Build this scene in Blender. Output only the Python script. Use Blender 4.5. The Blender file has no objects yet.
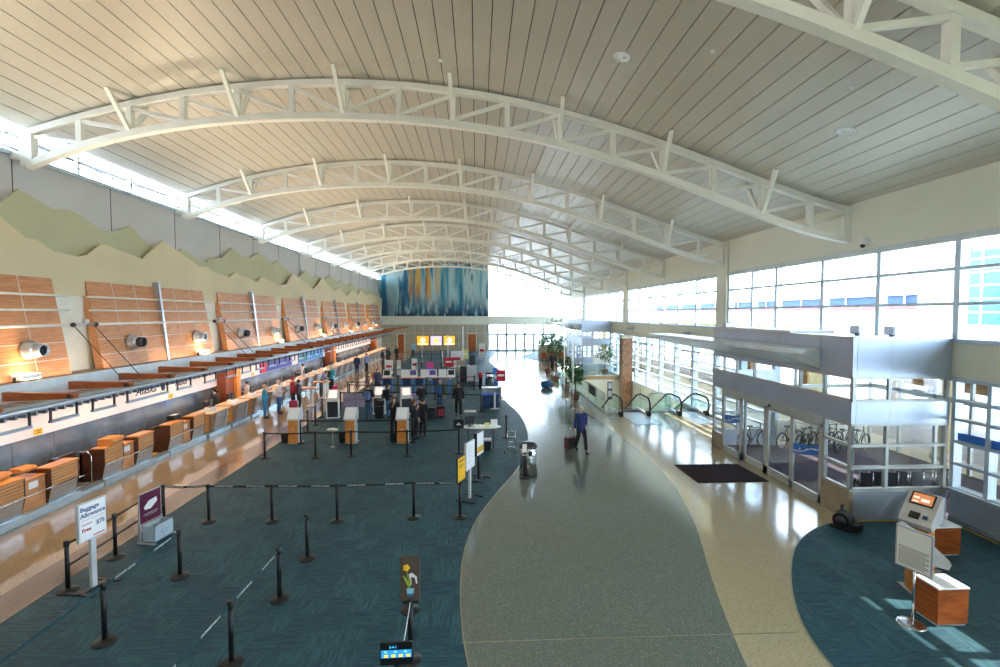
import bpy, bmesh, math, random
import numpy as np
from mathutils import Vector, Matrix
random.seed(7)
PI = math.pi
S = bpy.context.scene
COL = S.collection

# ------------------------------------------------------------------ camera
CAM_H, FPX = 5.3, 472.0
PSI, TH = math.radians(2.7874), math.radians(2.3657)
FWD = Vector((math.sin(PSI)*math.cos(TH), math.cos(PSI)*math.cos(TH), -math.sin(TH)))
RGT = Vector((math.cos(PSI), -math.sin(PSI), 0))
UPV = RGT.cross(FWD)
cam_data = bpy.data.cameras.new('camera')
cam = bpy.data.objects.new('camera', cam_data); COL.objects.link(cam)
cam_data.sensor_width = 36; cam_data.lens = FPX/1000*36
cam_data.clip_start = 0.05; cam_data.clip_end = 600
m = Matrix((RGT, UPV, -FWD)).transposed().to_4x4()
m.translation = Vector((0, 0, CAM_H)); cam.matrix_world = m
S.camera = cam
S.view_settings.view_transform = 'Standard'
S.view_settings.look = 'None'
S.view_settings.gamma = 1
S.view_settings.use_curve_mapping = False
S.view_settings.exposure = 0.68
try:
    S.cycles.use_denoising = True
    S.cycles.max_bounces = 10; S.cycles.diffuse_bounces = 5; S.cycles.glossy_bounces = 4
    S.cycles.transparent_max_bounces = 16
    S.cycles.caustics_reflective = False; S.cycles.caustics_refractive = False
    S.cycles.sample_clamp_indirect = 6.0
except Exception: pass

# ------------------------------------------------------------------ world, sun, room lights, added fill
W = bpy.data.worlds.new('sky'); S.world = W; W.use_nodes = True
wn = W.node_tree; bg = wn.nodes['Background']
tcw = wn.nodes.new('ShaderNodeTexCoord'); sepw = wn.nodes.new('ShaderNodeSeparateXYZ'); rw = wn.nodes.new('ShaderNodeValToRGB')
wn.links.new(tcw.outputs['Generated'], sepw.inputs[0]); wn.links.new(sepw.outputs['Z'], rw.inputs[0])
rw.color_ramp.elements[0].position = 0.0; rw.color_ramp.elements[0].color = (0.74, 0.87, 1.0, 1)
rw.color_ramp.elements[1].position = 0.7; rw.color_ramp.elements[1].color = (0.55, 0.75, 1.0, 1)
wn.links.new(rw.outputs[0], bg.inputs['Color']); bg.inputs['Strength'].default_value = 12.0

def light(name, kind, loc, energy, color=(1,1,1), aim=None, **kw):
    d = bpy.data.lights.new(name, kind); d.energy = energy; d.color = color
    for k, v in kw.items(): setattr(d, k, v)
    o = bpy.data.objects.new(name, d); COL.objects.link(o); o.location = loc
    if aim is not None: o.rotation_euler = (Vector(aim)-Vector(loc)).to_track_quat('-Z', 'Y').to_euler()
    return o
light('sun', 'SUN', (40, -5, 40), 9.0, (1, .93, .82), aim=(40-1.0, -5+0.12, 40-1.15), angle=0.009)
WARM = (1.0, 0.66, 0.36)
for k, y in enumerate((13.9, 22.5, 31.1, 39.7, 48.3, 56.9)):      # floodlights on the ledge: up onto the roof and the wood wall
    light('floodlight_beam', 'SPOT', (-12.35, y, 3.75), 1900, (1, .84, .64), aim=(-5.5, y+.3, 12.3), spot_size=1.9, spot_blend=1.0, shadow_soft_size=.3)
    light('floodlight_glow', 'SPOT', (-12.55, y, 3.75), 48, (1, .66, .36), aim=(-13.6, y, 5.6), spot_size=2.3, spot_blend=1, shadow_soft_size=.3)
    light('added_ledge_wash', 'AREA', (-12.56, y, 3.46), 20, (1, .68, .40), aim=(-13.9, y, 5.9), shape='RECTANGLE', size=6.4, size_y=.06)  # added warm wash up the wood wall, no strip fixture there
for y in range(12, 64, 4):                                               # warm downlights under the counter canopy
    light('canopy_downlight', 'AREA', (-11.75, y, 2.84), 42, (1, .70, .46), aim=(-11.75, y, 0), shape='RECTANGLE', size=.5, size_y=3.2)
light('added_void_fill', 'AREA', (9.5, 27, -.9), 500, (1, .93, .82), aim=(9.5, 38, -4), shape='RECTANGLE', size=4, size_y=.6)  # added fill that brightens the escalator void walls, not a fixture
light('added_foreground_fill', 'AREA', (-1, 2, 11.3), 260, (1, .97, .92), aim=(-3, 9, 0), shape='RECTANGLE', size=4, size_y=1)  # added fill over the foreground, no fitting hangs there

# ------------------------------------------------------------------ helpers
def C(h, a=1.0):
    h = h.lstrip('#'); v = [int(h[i:i+2], 16)/255 for i in (0, 2, 4)]
    return tuple((x/12.92 if x <= .04045 else ((x+.055)/1.055)**2.4) for x in v) + (a,)
MATS = {}
def base_mat(name):
    m = bpy.data.materials.new(name); m.use_nodes = True
    return m, m.node_tree, m.node_tree.nodes['Principled BSDF']
def mat(name, col, rough=.5, metal=0., var=.08, scale=3., bump=0., spec=.5, stretch=(1,1,1), coat=0.):
    if name in MATS: return MATS[name]
    m, t, b = base_mat(name); N, L = t.nodes, t.links
    tc = N.new('ShaderNodeTexCoord'); mp = N.new('ShaderNodeMapping'); mp.inputs['Scale'].default_value = stretch
    no = N.new('ShaderNodeTexNoise'); no.inputs['Scale'].default_value = scale; no.inputs['Detail'].default_value = 3
    L.new(tc.outputs['Object'], mp.inputs[0]); L.new(mp.outputs[0], no.inputs[0])
    r = N.new('ShaderNodeValToRGB'); c = C(col) if isinstance(col, str) else tuple(col)+(1,)
    r.color_ramp.elements[0].position = .3; r.color_ramp.elements[1].position = .7
    r.color_ramp.elements[0].color = tuple(x*(1-var) for x in c[:3])+(1,)
    r.color_ramp.elements[1].color = tuple(min(1, x*(1+var)) for x in c[:3])+(1,)
    L.new(no.outputs[0], r.inputs[0]); L.new(r.outputs[0], b.inputs['Base Color'])
    b.inputs['Roughness'].default_value = rough; b.inputs['Metallic'].default_value = metal
    b.inputs['Specular IOR Level'].default_value = spec
    if coat: b.inputs['Coat Weight'].default_value = coat; b.inputs['Coat Roughness'].default_value = .06
    if bump:
        bu = N.new('ShaderNodeBump'); bu.inputs['Strength'].default_value = bump; bu.inputs['Distance'].default_value = .02
        L.new(no.outputs[0], bu.inputs['Height']); L.new(bu.outputs[0], b.inputs['Normal'])
    MATS[name] = m; return m
def emit(name, col, strength):
    m, t, b = base_mat(name); c = C(col)
    b.inputs['Base Color'].default_value = c; b.inputs['Emission Color'].default_value = c; b.inputs['Emission Strength'].default_value = strength
    MATS[name] = m; return m
def wood_mat(name, c1, c2, rough=.4, stretch=(1, 1, 14), scale=2.2):
    m, t, b = base_mat(name); N, L = t.nodes, t.links
    tc = N.new('ShaderNodeTexCoord'); mp = N.new('ShaderNodeMapping'); mp.inputs['Scale'].default_value = stretch
    no = N.new('ShaderNodeTexNoise'); no.inputs['Scale'].default_value = scale; no.inputs['Detail'].default_value = 6
    no.inputs['Distortion'].default_value = .4
    L.new(tc.outputs['Object'], mp.inputs[0]); L.new(mp.outputs[0], no.inputs[0])
    r = N.new('ShaderNodeValToRGB'); r.color_ramp.elements[0].position = .32; r.color_ramp.elements[1].position = .68
    r.color_ramp.elements[0].color = C(c1); r.color_ramp.elements[1].color = C(c2)
    L.new(no.outputs[0], r.inputs[0]); L.new(r.outputs[0], b.inputs['Base Color']); b.inputs['Roughness'].default_value = rough
    MATS[name] = m; return m
def glass_mat(name, tint, gloss=.08, rough=.02):
    m = bpy.data.materials.new(name); m.use_nodes = True; t = m.node_tree; N, L = t.nodes, t.links
    for n in list(N): N.remove(n)
    o = N.new('ShaderNodeOutputMaterial'); mx = N.new('ShaderNodeMixShader'); tr = N.new('ShaderNodeBsdfTransparent'); gl = N.new('ShaderNodeBsdfGlossy')
    tr.inputs[0].default_value = tuple(tint)+(1,); gl.inputs['Roughness'].default_value = rough
    mx.inputs[0].default_value = gloss
    L.new(tr.outputs[0], mx.inputs[1]); L.new(gl.outputs[0], mx.inputs[2]); L.new(mx.outputs[0], o.inputs[0])
    MATS[name] = m; return m

class MB:
    """collects shapes, builds ONE mesh object"""
    def __init__(s): s.v = []; s.f = []; s.mi = []; s.sm = []
    def add(s, vs, fs, mi=0, smooth=False):
        n = len(s.v); s.v += [tuple(p) for p in vs]
        for f in fs: s.f.append(tuple(i+n for i in f)); s.mi.append(mi); s.sm.append(smooth)
        return s
    def box(s, x0, y0, z0, x1, y1, z1, mi=0, b=0):
        if x0 > x1: x0, x1 = x1, x0
        if y0 > y1: y0, y1 = y1, y0
        if z0 > z1: z0, z1 = z1, z0
        if b:   # chamfered in plan and at top
            b = min(b, (x1-x0)*.45, (y1-y0)*.45, (z1-z0)*.45)
            def ring(z, i):
                return [(x0+i+b, y0+i, z), (x1-i-b, y0+i, z), (x1-i, y0+i+b, z), (x1-i, y1-i-b, z), (x1-i-b, y1-i, z), (x0+i+b, y1-i, z), (x0+i, y1-i-b, z), (x0+i, y0+i+b, z)]
            R = [ring(z0, b*.5), ring(z0+b, 0), ring(z1-b, 0), ring(z1, b*.5)]
            vs = sum(R, []); fs = [tuple(range(7, -1, -1)), tuple(range(24, 32))]
            for k in range(3):
                for i in range(8): fs.append((k*8+i, k*8+(i+1) % 8, (k+1)*8+(i+1) % 8, (k+1)*8+i))
            return s.add(vs, fs, mi)
        vs = [(x0,y0,z0),(x1,y0,z0),(x1,y1,z0),(x0,y1,z0),(x0,y0,z1),(x1,y0,z1),(x1,y1,z1),(x0,y1,z1)]
        return s.add(vs, [(0,3,2,1),(4,5,6,7),(0,1,5,4),(1,2,6,5),(2,3,7,6),(3,0,4,7)], mi)
    def bar(s, p, q, w, h, mi=0, up=(0,0,1)):
        p, q = Vector(p), Vector(q); d = (q-p).normalized(); u = Vector(up)
        if abs(d.dot(u)) > .99: u = Vector((0, 1, 0))
        a = d.cross(u).normalized()*w/2; c = a.cross(d).normalized()*h/2
        vs = [p-a-c, p+a-c, p+a+c, p-a+c, q-a-c, q+a-c, q+a+c, q-a+c]
        return s.add(vs, [(0,1,2,3),(7,6,5,4),(0,4,5,1),(1,5,6,2),(2,6,7,3),(3,7,4,0)], mi)
    def tube(s, pts, r, n=8, mi=0, cap=True):
        pts = [Vector(p) for p in pts]; rings = []
        rr = r if isinstance(r, (list, tuple)) else [r]*len(pts)
        ref = None
        for i, p in enumerate(pts):
            d = (pts[min(i+1, len(pts)-1)]-pts[max(i-1, 0)]).normalized()
            if ref is None or abs(ref.dot(d)) > .98: ref = Vector((0, 0, 1)) if abs(d.z) < .9 else Vector((1, 0, 0))
            a = d.cross(ref).normalized(); c = a.cross(d)
            rings.append([p+(a*math.cos(2*PI*k/n)+c*math.sin(2*PI*k/n))*rr[i] for k in range(n)])
        vs = sum(rings, []); fs = []
        for i in range(len(pts)-1):
            for k in range(n): fs.append((i*n+k, (i+1)*n+k, (i+1)*n+(k+1) % n, i*n+(k+1) % n))
        if cap: fs.append(tuple(range(n))); fs.append(tuple(range(len(vs)-1, len(vs)-n-1, -1)))
        return s.add(vs, fs, mi, True)
    def lathe(s, prof, n=20, c=(0,0,0), mi=0, axis='z'):
        vs = []; fs = []
        for r, z in prof:
            for k in range(n):
                a = 2*PI*k/n; x, y = r*math.cos(a), r*math.sin(a)
                P = (x, y, z) if axis == 'z' else ((z, x, y) if axis == 'x' else (x, z, y))
                vs.append((c[0]+P[0], c[1]+P[1], c[2]+P[2]))
        for i in range(len(prof)-1):
            for k in range(n): fs.append((i*n+k, i*n+(k+1) % n, (i+1)*n+(k+1) % n, (i+1)*n+k))
        fs.append(tuple(range(n-1, -1, -1))); fs.append(tuple(range(len(vs)-n, len(vs))))
        return s.add(vs, fs, mi, True)
    def ball(s, c, r, n=12, mi=0):
        if not isinstance(r, (list, tuple)): r = (r, r, r)
        vs = []; fs = []; h = n//2
        for i in range(1, h):
            t = PI*i/h
            for k in range(n): vs.append((c[0]+r[0]*math.sin(t)*math.cos(2*PI*k/n), c[1]+r[1]*math.sin(t)*math.sin(2*PI*k/n), c[2]+r[2]*math.cos(t)))
        vs += [(c[0], c[1], c[2]+r[2]), (c[0], c[1], c[2]-r[2])]; T, B = len(vs)-2, len(vs)-1
        for i in range(h-2):
            for k in range(n): fs.append((i*n+k, (i+1)*n+k, (i+1)*n+(k+1) % n, i*n+(k+1) % n))
        for k in range(n): fs.append((T, k, (k+1) % n)); fs.append((B, (h-2)*n+(k+1) % n, (h-2)*n+k))
        return s.add(vs, fs, mi, True)
    def prism(s, poly, a, b, axis='x', mi=0):
        """polygon extruded from a to b along axis; poly in the two other axes"""
        def P(u, v, w): return {'x': (w, u, v), 'y': (u, w, v), 'z': (u, v, w)}[axis]
        n = len(poly); vs = [P(u, v, a) for u, v in poly]+[P(u, v, b) for u, v in poly]
        fs = [tuple(range(n-1, -1, -1)), tuple(range(n, 2*n))]
        for i in range(n): fs.append((i, (i+1) % n, n+(i+1) % n, n+i))
        return s.add(vs, fs, mi)
    def build(s, name, mats, parent=None, loc=None, fix=True):
        me = bpy.data.meshes.new(name); me.from_pydata(s.v, [], s.f)
        for mm in (mats if isinstance(mats, (list, tuple)) else [mats]): me.materials.append(mm)
        for i, p in enumerate(me.polygons): p.material_index = s.mi[i]; p.use_smooth = s.sm[i]
        if fix:
            bm = bmesh.new(); bm.from_mesh(me); bmesh.ops.recalc_face_normals(bm, faces=bm.faces); bm.to_mesh(me); bm.free()
        o = bpy.data.objects.new(name, me); COL.objects.link(o)
        if parent: o.parent = parent
        if loc: o.location = loc
        return o
def thing(name, label, cat, loc=(0,0,0), rotz=0, group=None):
    o = bpy.data.objects.new(name, None); COL.objects.link(o); o.empty_display_size = .1
    o.location = loc; o.rotation_euler = (0, 0, rotz); o['label'] = label; o['category'] = cat
    if group: o['group'] = group
    return o
def tag(o, label, cat, group=None, kind=None):
    o['label'] = label; o['category'] = cat
    if group: o['group'] = group
    if kind: o['kind'] = kind
    return o
def struct(o): o['kind'] = 'structure'; return o
def stree(name, loc=(0,0,0)):
    o = bpy.data.objects.new(name, None); COL.objects.link(o); o.location = loc; o['kind'] = 'structure'; return o
def dup(o, loc=None, rotz=None, label=None, parent=None, scale=None, group=None):
    c = o.copy(); COL.objects.link(c)
    if parent: c.parent = parent
    if loc is not None: c.location = loc
    if rotz is not None: c.rotation_euler = (0, 0, rotz)
    if scale: c.scale = scale
    if label: c['label'] = label
    if group: c['group'] = group
    for ch in [x for x in o.children]: dup(ch, parent=c)
    return c
FONT = None
def text_part(txt, size, loc, parent, material, rot=(PI/2, 0, 0), name='lettering', align='CENTER', ext=.002, shear=0., bold=0.):
    cu = bpy.data.curves.new(name, 'FONT'); cu.body = txt; cu.size = size; cu.align_x = align; cu.align_y = 'CENTER'; cu.extrude = ext; cu.shear = shear
    cu.resolution_u = 2; cu.offset = bold
    t = bpy.data.objects.new(name, cu); COL.objects.link(t)
    dg = bpy.context.evaluated_depsgraph_get(); me = bpy.data.meshes.new_from_object(t.evaluated_get(dg))
    bpy.data.objects.remove(t); bpy.data.curves.remove(cu)
    me.materials.clear(); me.materials.append(material)
    o = bpy.data.objects.new(name, me); COL.objects.link(o); o.parent = parent; o.location = loc; o.rotation_euler = rot
    return o
ORD = ['first', 'second', 'third', 'fourth', 'fifth', 'sixth', 'seventh', 'eighth', 'ninth', 'tenth', 'eleventh', 'twelfth', 'thirteenth', 'fourteenth', 'fifteenth', 'sixteenth', 'seventeenth', 'eighteenth', 'nineteenth', 'twentieth', 'twenty-first', 'twenty-second', 'twenty-third', 'twenty-fourth', 'twenty-fifth', 'twenty-sixth', 'twenty-seventh', 'twenty-eighth', 'twenty-ninth', 'thirtieth']

# ------------------------------------------------------------------ materials
WHITE = mat('white_painted_steel', '#f0efe6', .45, var=.03)
GREYWALL = mat('grey_plaster', '#d4d0d0', .8, var=.03, scale=.6)
SAGE = mat('sage_plaster', '#c6c4a0', .8, var=.05, scale=.5)
TAN = mat('tan_plaster', '#e0d2ae', .8, var=.05, scale=.5)
CREAM = mat('cream_plaster', '#e4e4d2', .75, var=.03, scale=.6)
PALE = mat('pale_panel', '#e6e9de', .6, var=.04)
TANEND = mat('end_wall_panel', '#b0a890', .7, var=.03)
STEEL = mat('brushed_steel', '#c2c9d2', .30, .8, var=.14, scale=2, stretch=(1, 1, 9))
ALU = mat('blue_grey_aluminium_panel', '#b2bed0', .34, .55, var=.04, scale=.7)
FRAME = mat('window_frame_paint', '#c0d0dc', .4, .3, var=.05)
FRAMEW = mat('pale_door_frame', '#b9bfbd', .4, .3, var=.04)
BLACK = mat('black_plastic', '#14161a', .4, var=.15)
RUBBER = mat('black_rubber', '#0c0d10', .55, var=.1)
DGREY = mat('dark_grey_metal', '#3c4046', .4, .4)
LGREY = mat('light_grey_laminate', '#c9ccd0', .4, var=.04)
WHITEP = mat('white_plastic', '#eceeee', .35, var=.03)
PAPER = mat('white_paper', '#f0f0ee', .7, var=.02)
CHROME = mat('chrome', '#d5d7da', .16, 1., var=.05)
WOOD = wood_mat('honey_veneer', '#b87840', '#dca468', .38)
WOODW = wood_mat('wall_veneer', '#c07c4c', '#dba070', .45)
WOODK = wood_mat('kiosk_veneer', '#b8702e', '#dc9648', .35)
WOODD = wood_mat('dark_red_veneer', '#6e3218', '#96502a', .35, stretch=(14, 14, 1))
WOODC = wood_mat('cabinet_veneer', '#93441a', '#bf6c34', .35)
BROWN = mat('dark_brown_laminate', '#4a2c20', .4, var=.15)
BLUE = mat('royal_blue_film', '#3a7ee0', .4, var=.05)
NAVY = mat('navy_plastic', '#1f3e6b', .45)
RED = mat('red_board', '#c8203a', .45)
YEL = mat('yellow_card', '#e8b41e', .5)
MAG = mat('magenta_card', '#e0559a', .5)
MAROON = mat('maroon_board', '#5c1a38', .4)
GREEN1 = mat('green_leaf', '#3c6a30', .5, var=.35, scale=8)
GREEN2 = mat('light_green_leaf', '#6a9a3e', .5, var=.3, scale=8)
SOIL = mat('soil', '#3a2a1e', .9)
TERRA = mat('clay_pot', '#9c8070', .6)
CONC = mat('pale_concrete', '#cfc8ba', .85, var=.08)
ASPH = mat('pavement', '#a9a5a3', .9, var=.1)
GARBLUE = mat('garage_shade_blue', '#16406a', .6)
GARPINK = mat('pink_banding', '#a84a44', .7)
BRONZE = mat('bronze_tile', '#8c6a50', .4, .5, var=.45, scale=7, stretch=(1, 1, .5))
LILAC = mat('lilac_banner', '#a8a2c8', .6)
SCREEN = emit('screen_blue', '#3a78c8', .9)
SCREENO = emit('screen_orange', '#a86c42', .8)
SCREENP = emit('screen_pale', '#e4cfc4', .75)
LAMP = emit('lamp_lens', '#fff0c8', 14)
LEDO = emit('amber_light', '#ff8a20', 3)
GLASS = glass_mat('window_glass', (.95, .98, 1.0), .07)
GLASSG = glass_mat('green_tinted_glass', (.84, .95, .95), .12)
GLASSD = glass_mat('door_glass', (.90, .93, .95), .10)

def ceiling_mat():
    m, t, b = base_mat('perforated_ceiling_metal'); N, L = t.nodes, t.links
    tc = N.new('ShaderNodeTexCoord'); no = N.new('ShaderNodeTexNoise'); no.inputs['Scale'].default_value = .35
    L.new(tc.outputs['Object'], no.inputs[0]); r = N.new('ShaderNodeValToRGB')
    r.color_ramp.elements[0].color = C('#c6c0b2'); r.color_ramp.elements[1].color = C('#d2ccbe')
    L.new(no.outputs[0], r.inputs[0]); L.new(r.outputs[0], b.inputs['Base Color'])
    b.inputs['Metallic'].default_value = .3; b.inputs['Roughness'].default_value = .36
    vo = N.new('ShaderNodeTexVoronoi'); vo.inputs['Scale'].default_value = 30; vo.inputs['Randomness'].default_value = 0
    L.new(tc.outputs['Object'], vo.inputs[0]); bu = N.new('ShaderNodeBump'); bu.inputs['Strength'].default_value = .08; bu.inputs['Distance'].default_value = .01
    L.new(vo.outputs['Distance'], bu.inputs['Height']); L.new(bu.outputs[0], b.inputs['Normal'])
    return m
CEIL = ceiling_mat()
def carpet_mat(name, cols):
    m, t, b = base_mat(name); N, L = t.nodes, t.links
    tc = N.new('ShaderNodeTexCoord'); sc = N.new('ShaderNodeVectorMath'); sc.operation = 'SCALE'; sc.inputs['Scale'].default_value = 1/.46
    fl = N.new('ShaderNodeVectorMath'); fl.operation = 'FLOOR'; wnz = N.new('ShaderNodeTexWhiteNoise'); wnz.noise_dimensions = '2D'
    L.new(tc.outputs['Object'], sc.inputs[0]); L.new(sc.outputs[0], fl.inputs[0]); L.new(fl.outputs[0], wnz.inputs['Vector'])
    outs = []
    for st in ((3.2, 34, 1), (34, 3.2, 1)):
        mp = N.new('ShaderNodeMapping'); mp.inputs['Scale'].default_value = st; add = N.new('ShaderNodeVectorMath'); add.operation = 'MULTIPLY_ADD'
        L.new(tc.outputs['Object'], mp.inputs[0]); L.new(wnz.outputs['Color'], add.inputs[0]); add.inputs[1].default_value = (40, 40, 40); L.new(mp.outputs[0], add.inputs[2])
        no = N.new('ShaderNodeTexNoise'); no.inputs['Scale'].default_value = 1.0; no.inputs['Detail'].default_value = 4
        L.new(add.outputs[0], no.inputs[0]); outs.append(no)
    gt = N.new('ShaderNodeMath'); gt.operation = 'GREATER_THAN'; gt.inputs[1].default_value = .5; L.new(wnz.outputs['Value'], gt.inputs[0])
    mx = N.new('ShaderNodeMix'); mx.data_type = 'FLOAT'; L.new(gt.outputs[0], mx.inputs[0]); L.new(outs[0].outputs[0], mx.inputs[2]); L.new(outs[1].outputs[0], mx.inputs[3])
    sm = N.new('ShaderNodeMath'); sm.operation = 'MULTIPLY_ADD'; L.new(wnz.outputs['Value'], sm.inputs[0]); sm.inputs[1].default_value = .14; L.new(mx.outputs[0], sm.inputs[2])
    r = N.new('ShaderNodeValToRGB'); e = r.color_ramp.elements; e[0].position = .38; e[0].color = C(cols[0]); e[1].position = .75; e[1].color = C(cols[3])
    x = e.new(.5); x.color = C(cols[1]); x = e.new(.62); x.color = C(cols[2])
    L.new(sm.outputs[0], r.inputs[0]); L.new(r.outputs[0], b.inputs['Base Color']); b.inputs['Roughness'].default_value = .62; b.inputs['Specular IOR Level'].default_value = .3
    return m
CARPET = carpet_mat('teal_carpet_tile', ('#1c3848', '#234656', '#2a5256', '#365e70'))
def terrazzo(name, c1, c2, c3, rough=.16):
    m, t, b = base_mat(name); N, L = t.nodes, t.links
    tc = N.new('ShaderNodeTexCoord'); v = N.new('ShaderNodeTexVoronoi'); v.inputs['Scale'].default_value = 95; no = N.new('ShaderNodeTexNoise'); no.inputs['Scale'].default_value = .5
    L.new(tc.outputs['Object'], v.inputs[0]); L.new(tc.outputs['Object'], no.inputs[0])
    r = N.new('ShaderNodeValToRGB'); e = r.color_ramp.elements; e[0].position = .0; e[0].color = C(c3); e[1].position = .16; e[1].color = C(c1); x = e.new(.6); x.color = C(c2)
    sep = N.new('ShaderNodeSeparateColor'); L.new(v.outputs['Color'], sep.inputs[0]); L.new(sep.outputs[0], r.inputs[0])
    mx = N.new('ShaderNodeMix'); mx.data_type = 'RGBA'; mx.blend_type = 'MULTIPLY'; mx.inputs[0].default_value = .12
    L.new(r.outputs[0], mx.inputs[6]); L.new(no.outputs[1], mx.inputs[7]); L.new(mx.outputs[2], b.inputs['Base Color'])
    b.inputs['Roughness'].default_value = rough; b.inputs['Specular IOR Level'].default_value = .9
    bu = N.new('ShaderNodeBump'); bu.inputs['Strength'].default_value = .02; n2 = N.new('ShaderNodeTexNoise'); n2.inputs['Scale'].default_value = 1.3
    L.new(tc.outputs['Object'], n2.inputs[0]); L.new(n2.outputs[0], bu.inputs['Height']); L.new(bu.outputs[0], b.inputs['Normal'])
    return m
TERTAN = terrazzo('tan_terrazzo', '#b4a684', '#c2b492', '#8a7856', .12)
TERBRN = terrazzo('honey_terrazzo', '#94826a', '#a8967a', '#6a5840', .06)
TERDRK = terrazzo('grey_green_terrazzo', '#5c665e', '#6e7870', '#a4a89c', .14)
TERBAND = terrazzo('umber_terrazzo', '#62564a', '#70645a', '#8a8074', .14)
MATM = mat('entrance_mat', '#3a3234', .95, var=.2, scale=30, spec=.1, stretch=(1, 12, 1))
# ================================================================== SHELL
XL, XR, YE, YB = -13.9, 12.15, 67.5, -4.0
TX = [-13.33,-11.88,-10.42,-8.86,-7.24,-5.63,-4.09,-2.4,-.73,.95,2.62,4.31,5.93,7.57,9.2,10.82,12.05]
TZ = [10.70,11.17,11.58,11.90,12.17,12.33,12.38,12.33,12.18,11.97,11.64,11.2,10.68,10.12,9.56,9.03,8.70]
BZ = [9.76,10.32,10.73,11.02,11.2,11.33,11.36,11.33,11.22,10.92,10.62,10.2,9.67,9.12,8.46,8.00,7.74]
pc = np.polyfit(TX, TZ, 5)
def roof_z(x): return max(float(np.polyval(pc, min(max(x, -13.6), 12.1))) + .16, 10.79 if x < -12.9 else 0) 

# floor slabs round the escalator opening
VX0, VX1, VY0, VY1 = 6.9, XR, 24.9, 39.7
mb = MB()
mb.box(XL-.3, YB, -.3, XR, VY0, 0); mb.box(XL-.3, VY1, -.3, XR, YE+6, 0); mb.box(XL-.3, VY0, -.3, VX0, VY1, 0)
struct(mb.build('floor', TERTAN))
def flat(name, pts, z, m, h=.006):
    bmx = bmesh.new(); vs = [bmx.verts.new((x, y, z)) for x, y in pts]; f = bmx.faces.new(vs)
    r = bmesh.ops.extrude_face_region(bmx, geom=[f]); up = [g for g in r['geom'] if isinstance(g, bmesh.types.BMVert)]
    bmesh.ops.translate(bmx, verts=up, vec=(0, 0, h)); bmesh.ops.triangulate(bmx, faces=[q for q in bmx.faces if len(q.verts) > 4])
    bmesh.ops.recalc_face_normals(bmx, faces=bmx.faces)
    me = bpy.data.meshes.new(name); bmx.to_mesh(me); bmx.free(); me.materials.append(m)
    o = bpy.data.objects.new(name, me); COL.objects.link(o); return o
def smooth(pts, it=2):
    for _ in range(it):
        q = [pts[0]]
        for a, b in zip(pts, pts[1:]): q += [(a[0]*.75+b[0]*.25, a[1]*.75+b[1]*.25), (a[0]*.25+b[0]*.75, a[1]*.25+b[1]*.75)]
        pts = q+[pts[-1]]
    return pts
curveL = smooth([(.55,1.0),(.25,4.5),(-.05,6.4),(-.27,7.7),(-.34,9),(-.33,10.2),(-.1,11.8),(.5,13.6),(1.15,15.2),(1.76,17.1),(2.2,19.7),(2.33,22.6),(2.2,25.4),(1.75,28),(1.5,31),(1.55,34),(1.75,38),(2.2,43),(1.9,47),(1.35,52),(1.5,56),(2.2,60),(2.6,67.3)])
struct(flat('floor_carpet_left', [(-8.16, 1.0)]+curveL+[(-8.16, 67.3)], .001, CARPET))
struct(flat('floor_band_left', [(-8.95, 1.0), (-8.17, 1.0), (-8.17, 67.3), (-8.95, 67.3)], .001, TERBAND))
struct(flat('floor_counter_strip', [(-13.8, 1.0), (-8.96, 1.0), (-8.96, 67.3), (-13.8, 67.3)], .001, TERBRN))
pathR = smooth([(3.3,1.0),(3.7,4.8),(4.04,6.7),(4.19,7.3),(4.46,8.3),(4.77,9.3),(5.22,10.6),(5.57,11.7),(6.1,14),(6.35,17),(6.2,21),(5.7,26),(5.2,32),(5.0,40),(5.2,50),(5.8,60),(5.9,67.3)])
struct(flat('floor_path', [(x+.012, y) for x, y in curveL]+pathR[::-1], .001, TERDRK))
curveR = smooth([(5.6,1.0),(5.35,4.5),(5.28,6.2),(5.38,7.1),(5.62,7.8),(6.01,8.55),(6.6,9.45),(7.3,10.3),(8.1,10.95),(8.9,11.35),(9.5,11.49)])
struct(flat('floor_carpet_right', curveR+[(12.1, 11.49), (12.1, 1.0)], .001, CARPET))
struct(flat('floor_carpet_island', smooth([(5.3,57),(6.3,54),(7.1,52.6),(8.9,51),(11.6,52),(11.9,56),(11.9,60),(11.5,65),(8,65.4),(6.2,61),(5.3,57)]), .002, CARPET))
mb = MB()
for pl in (curveL, curveR):
    for a, b in zip(pl, pl[1:]): mb.bar((a[0], a[1], .006), (b[0], b[1], .006), .025, .006)
mb.bar((-.27, 7.42, .007), (5.3, 7.40, .007), .02, .004)
struct(mb.build('trim_1', mat('brass_strip', '#8c8870', .4, .3)))
tag(flat('door_mat', [(6.9, 16.05), (9.15, 16.05), (9.22, 14.27), (6.92, 14.27)], .0075, MATM, .012), 'dark brown rectangular entrance mat in front of the sliding glass doors', 'mat')

# ceiling: metal planks with open joints, dark slab above
mb = MB(); x = XL-.35
while x < XR+.2:
    x1 = x+.435; za, zb = roof_z(x), roof_z(x1)
    mb.add([(x,YB,za),(x1,YB,zb),(x1,YE,zb),(x,YE,za),(x,YB,za+.035),(x1,YB,zb+.035),(x1,YE,zb+.035),(x,YE,za+.035)],
           [(0,3,2,1),(4,5,6,7),(0,1,5,4),(1,2,6,5),(2,3,7,6),(3,0,4,7)])
    x += .457
struct(mb.build('ceiling', CEIL))
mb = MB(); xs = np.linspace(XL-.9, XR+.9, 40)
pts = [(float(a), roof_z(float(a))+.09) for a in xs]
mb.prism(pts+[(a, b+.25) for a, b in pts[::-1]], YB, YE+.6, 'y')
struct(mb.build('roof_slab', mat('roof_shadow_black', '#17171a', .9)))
mb = MB(); mb.box(XR+.35, 7.4, 8.55, 17.2, YE, 8.8); mb.box(XR+.35, YB, 8.55, 14.6, 7.4, 8.8)
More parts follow.
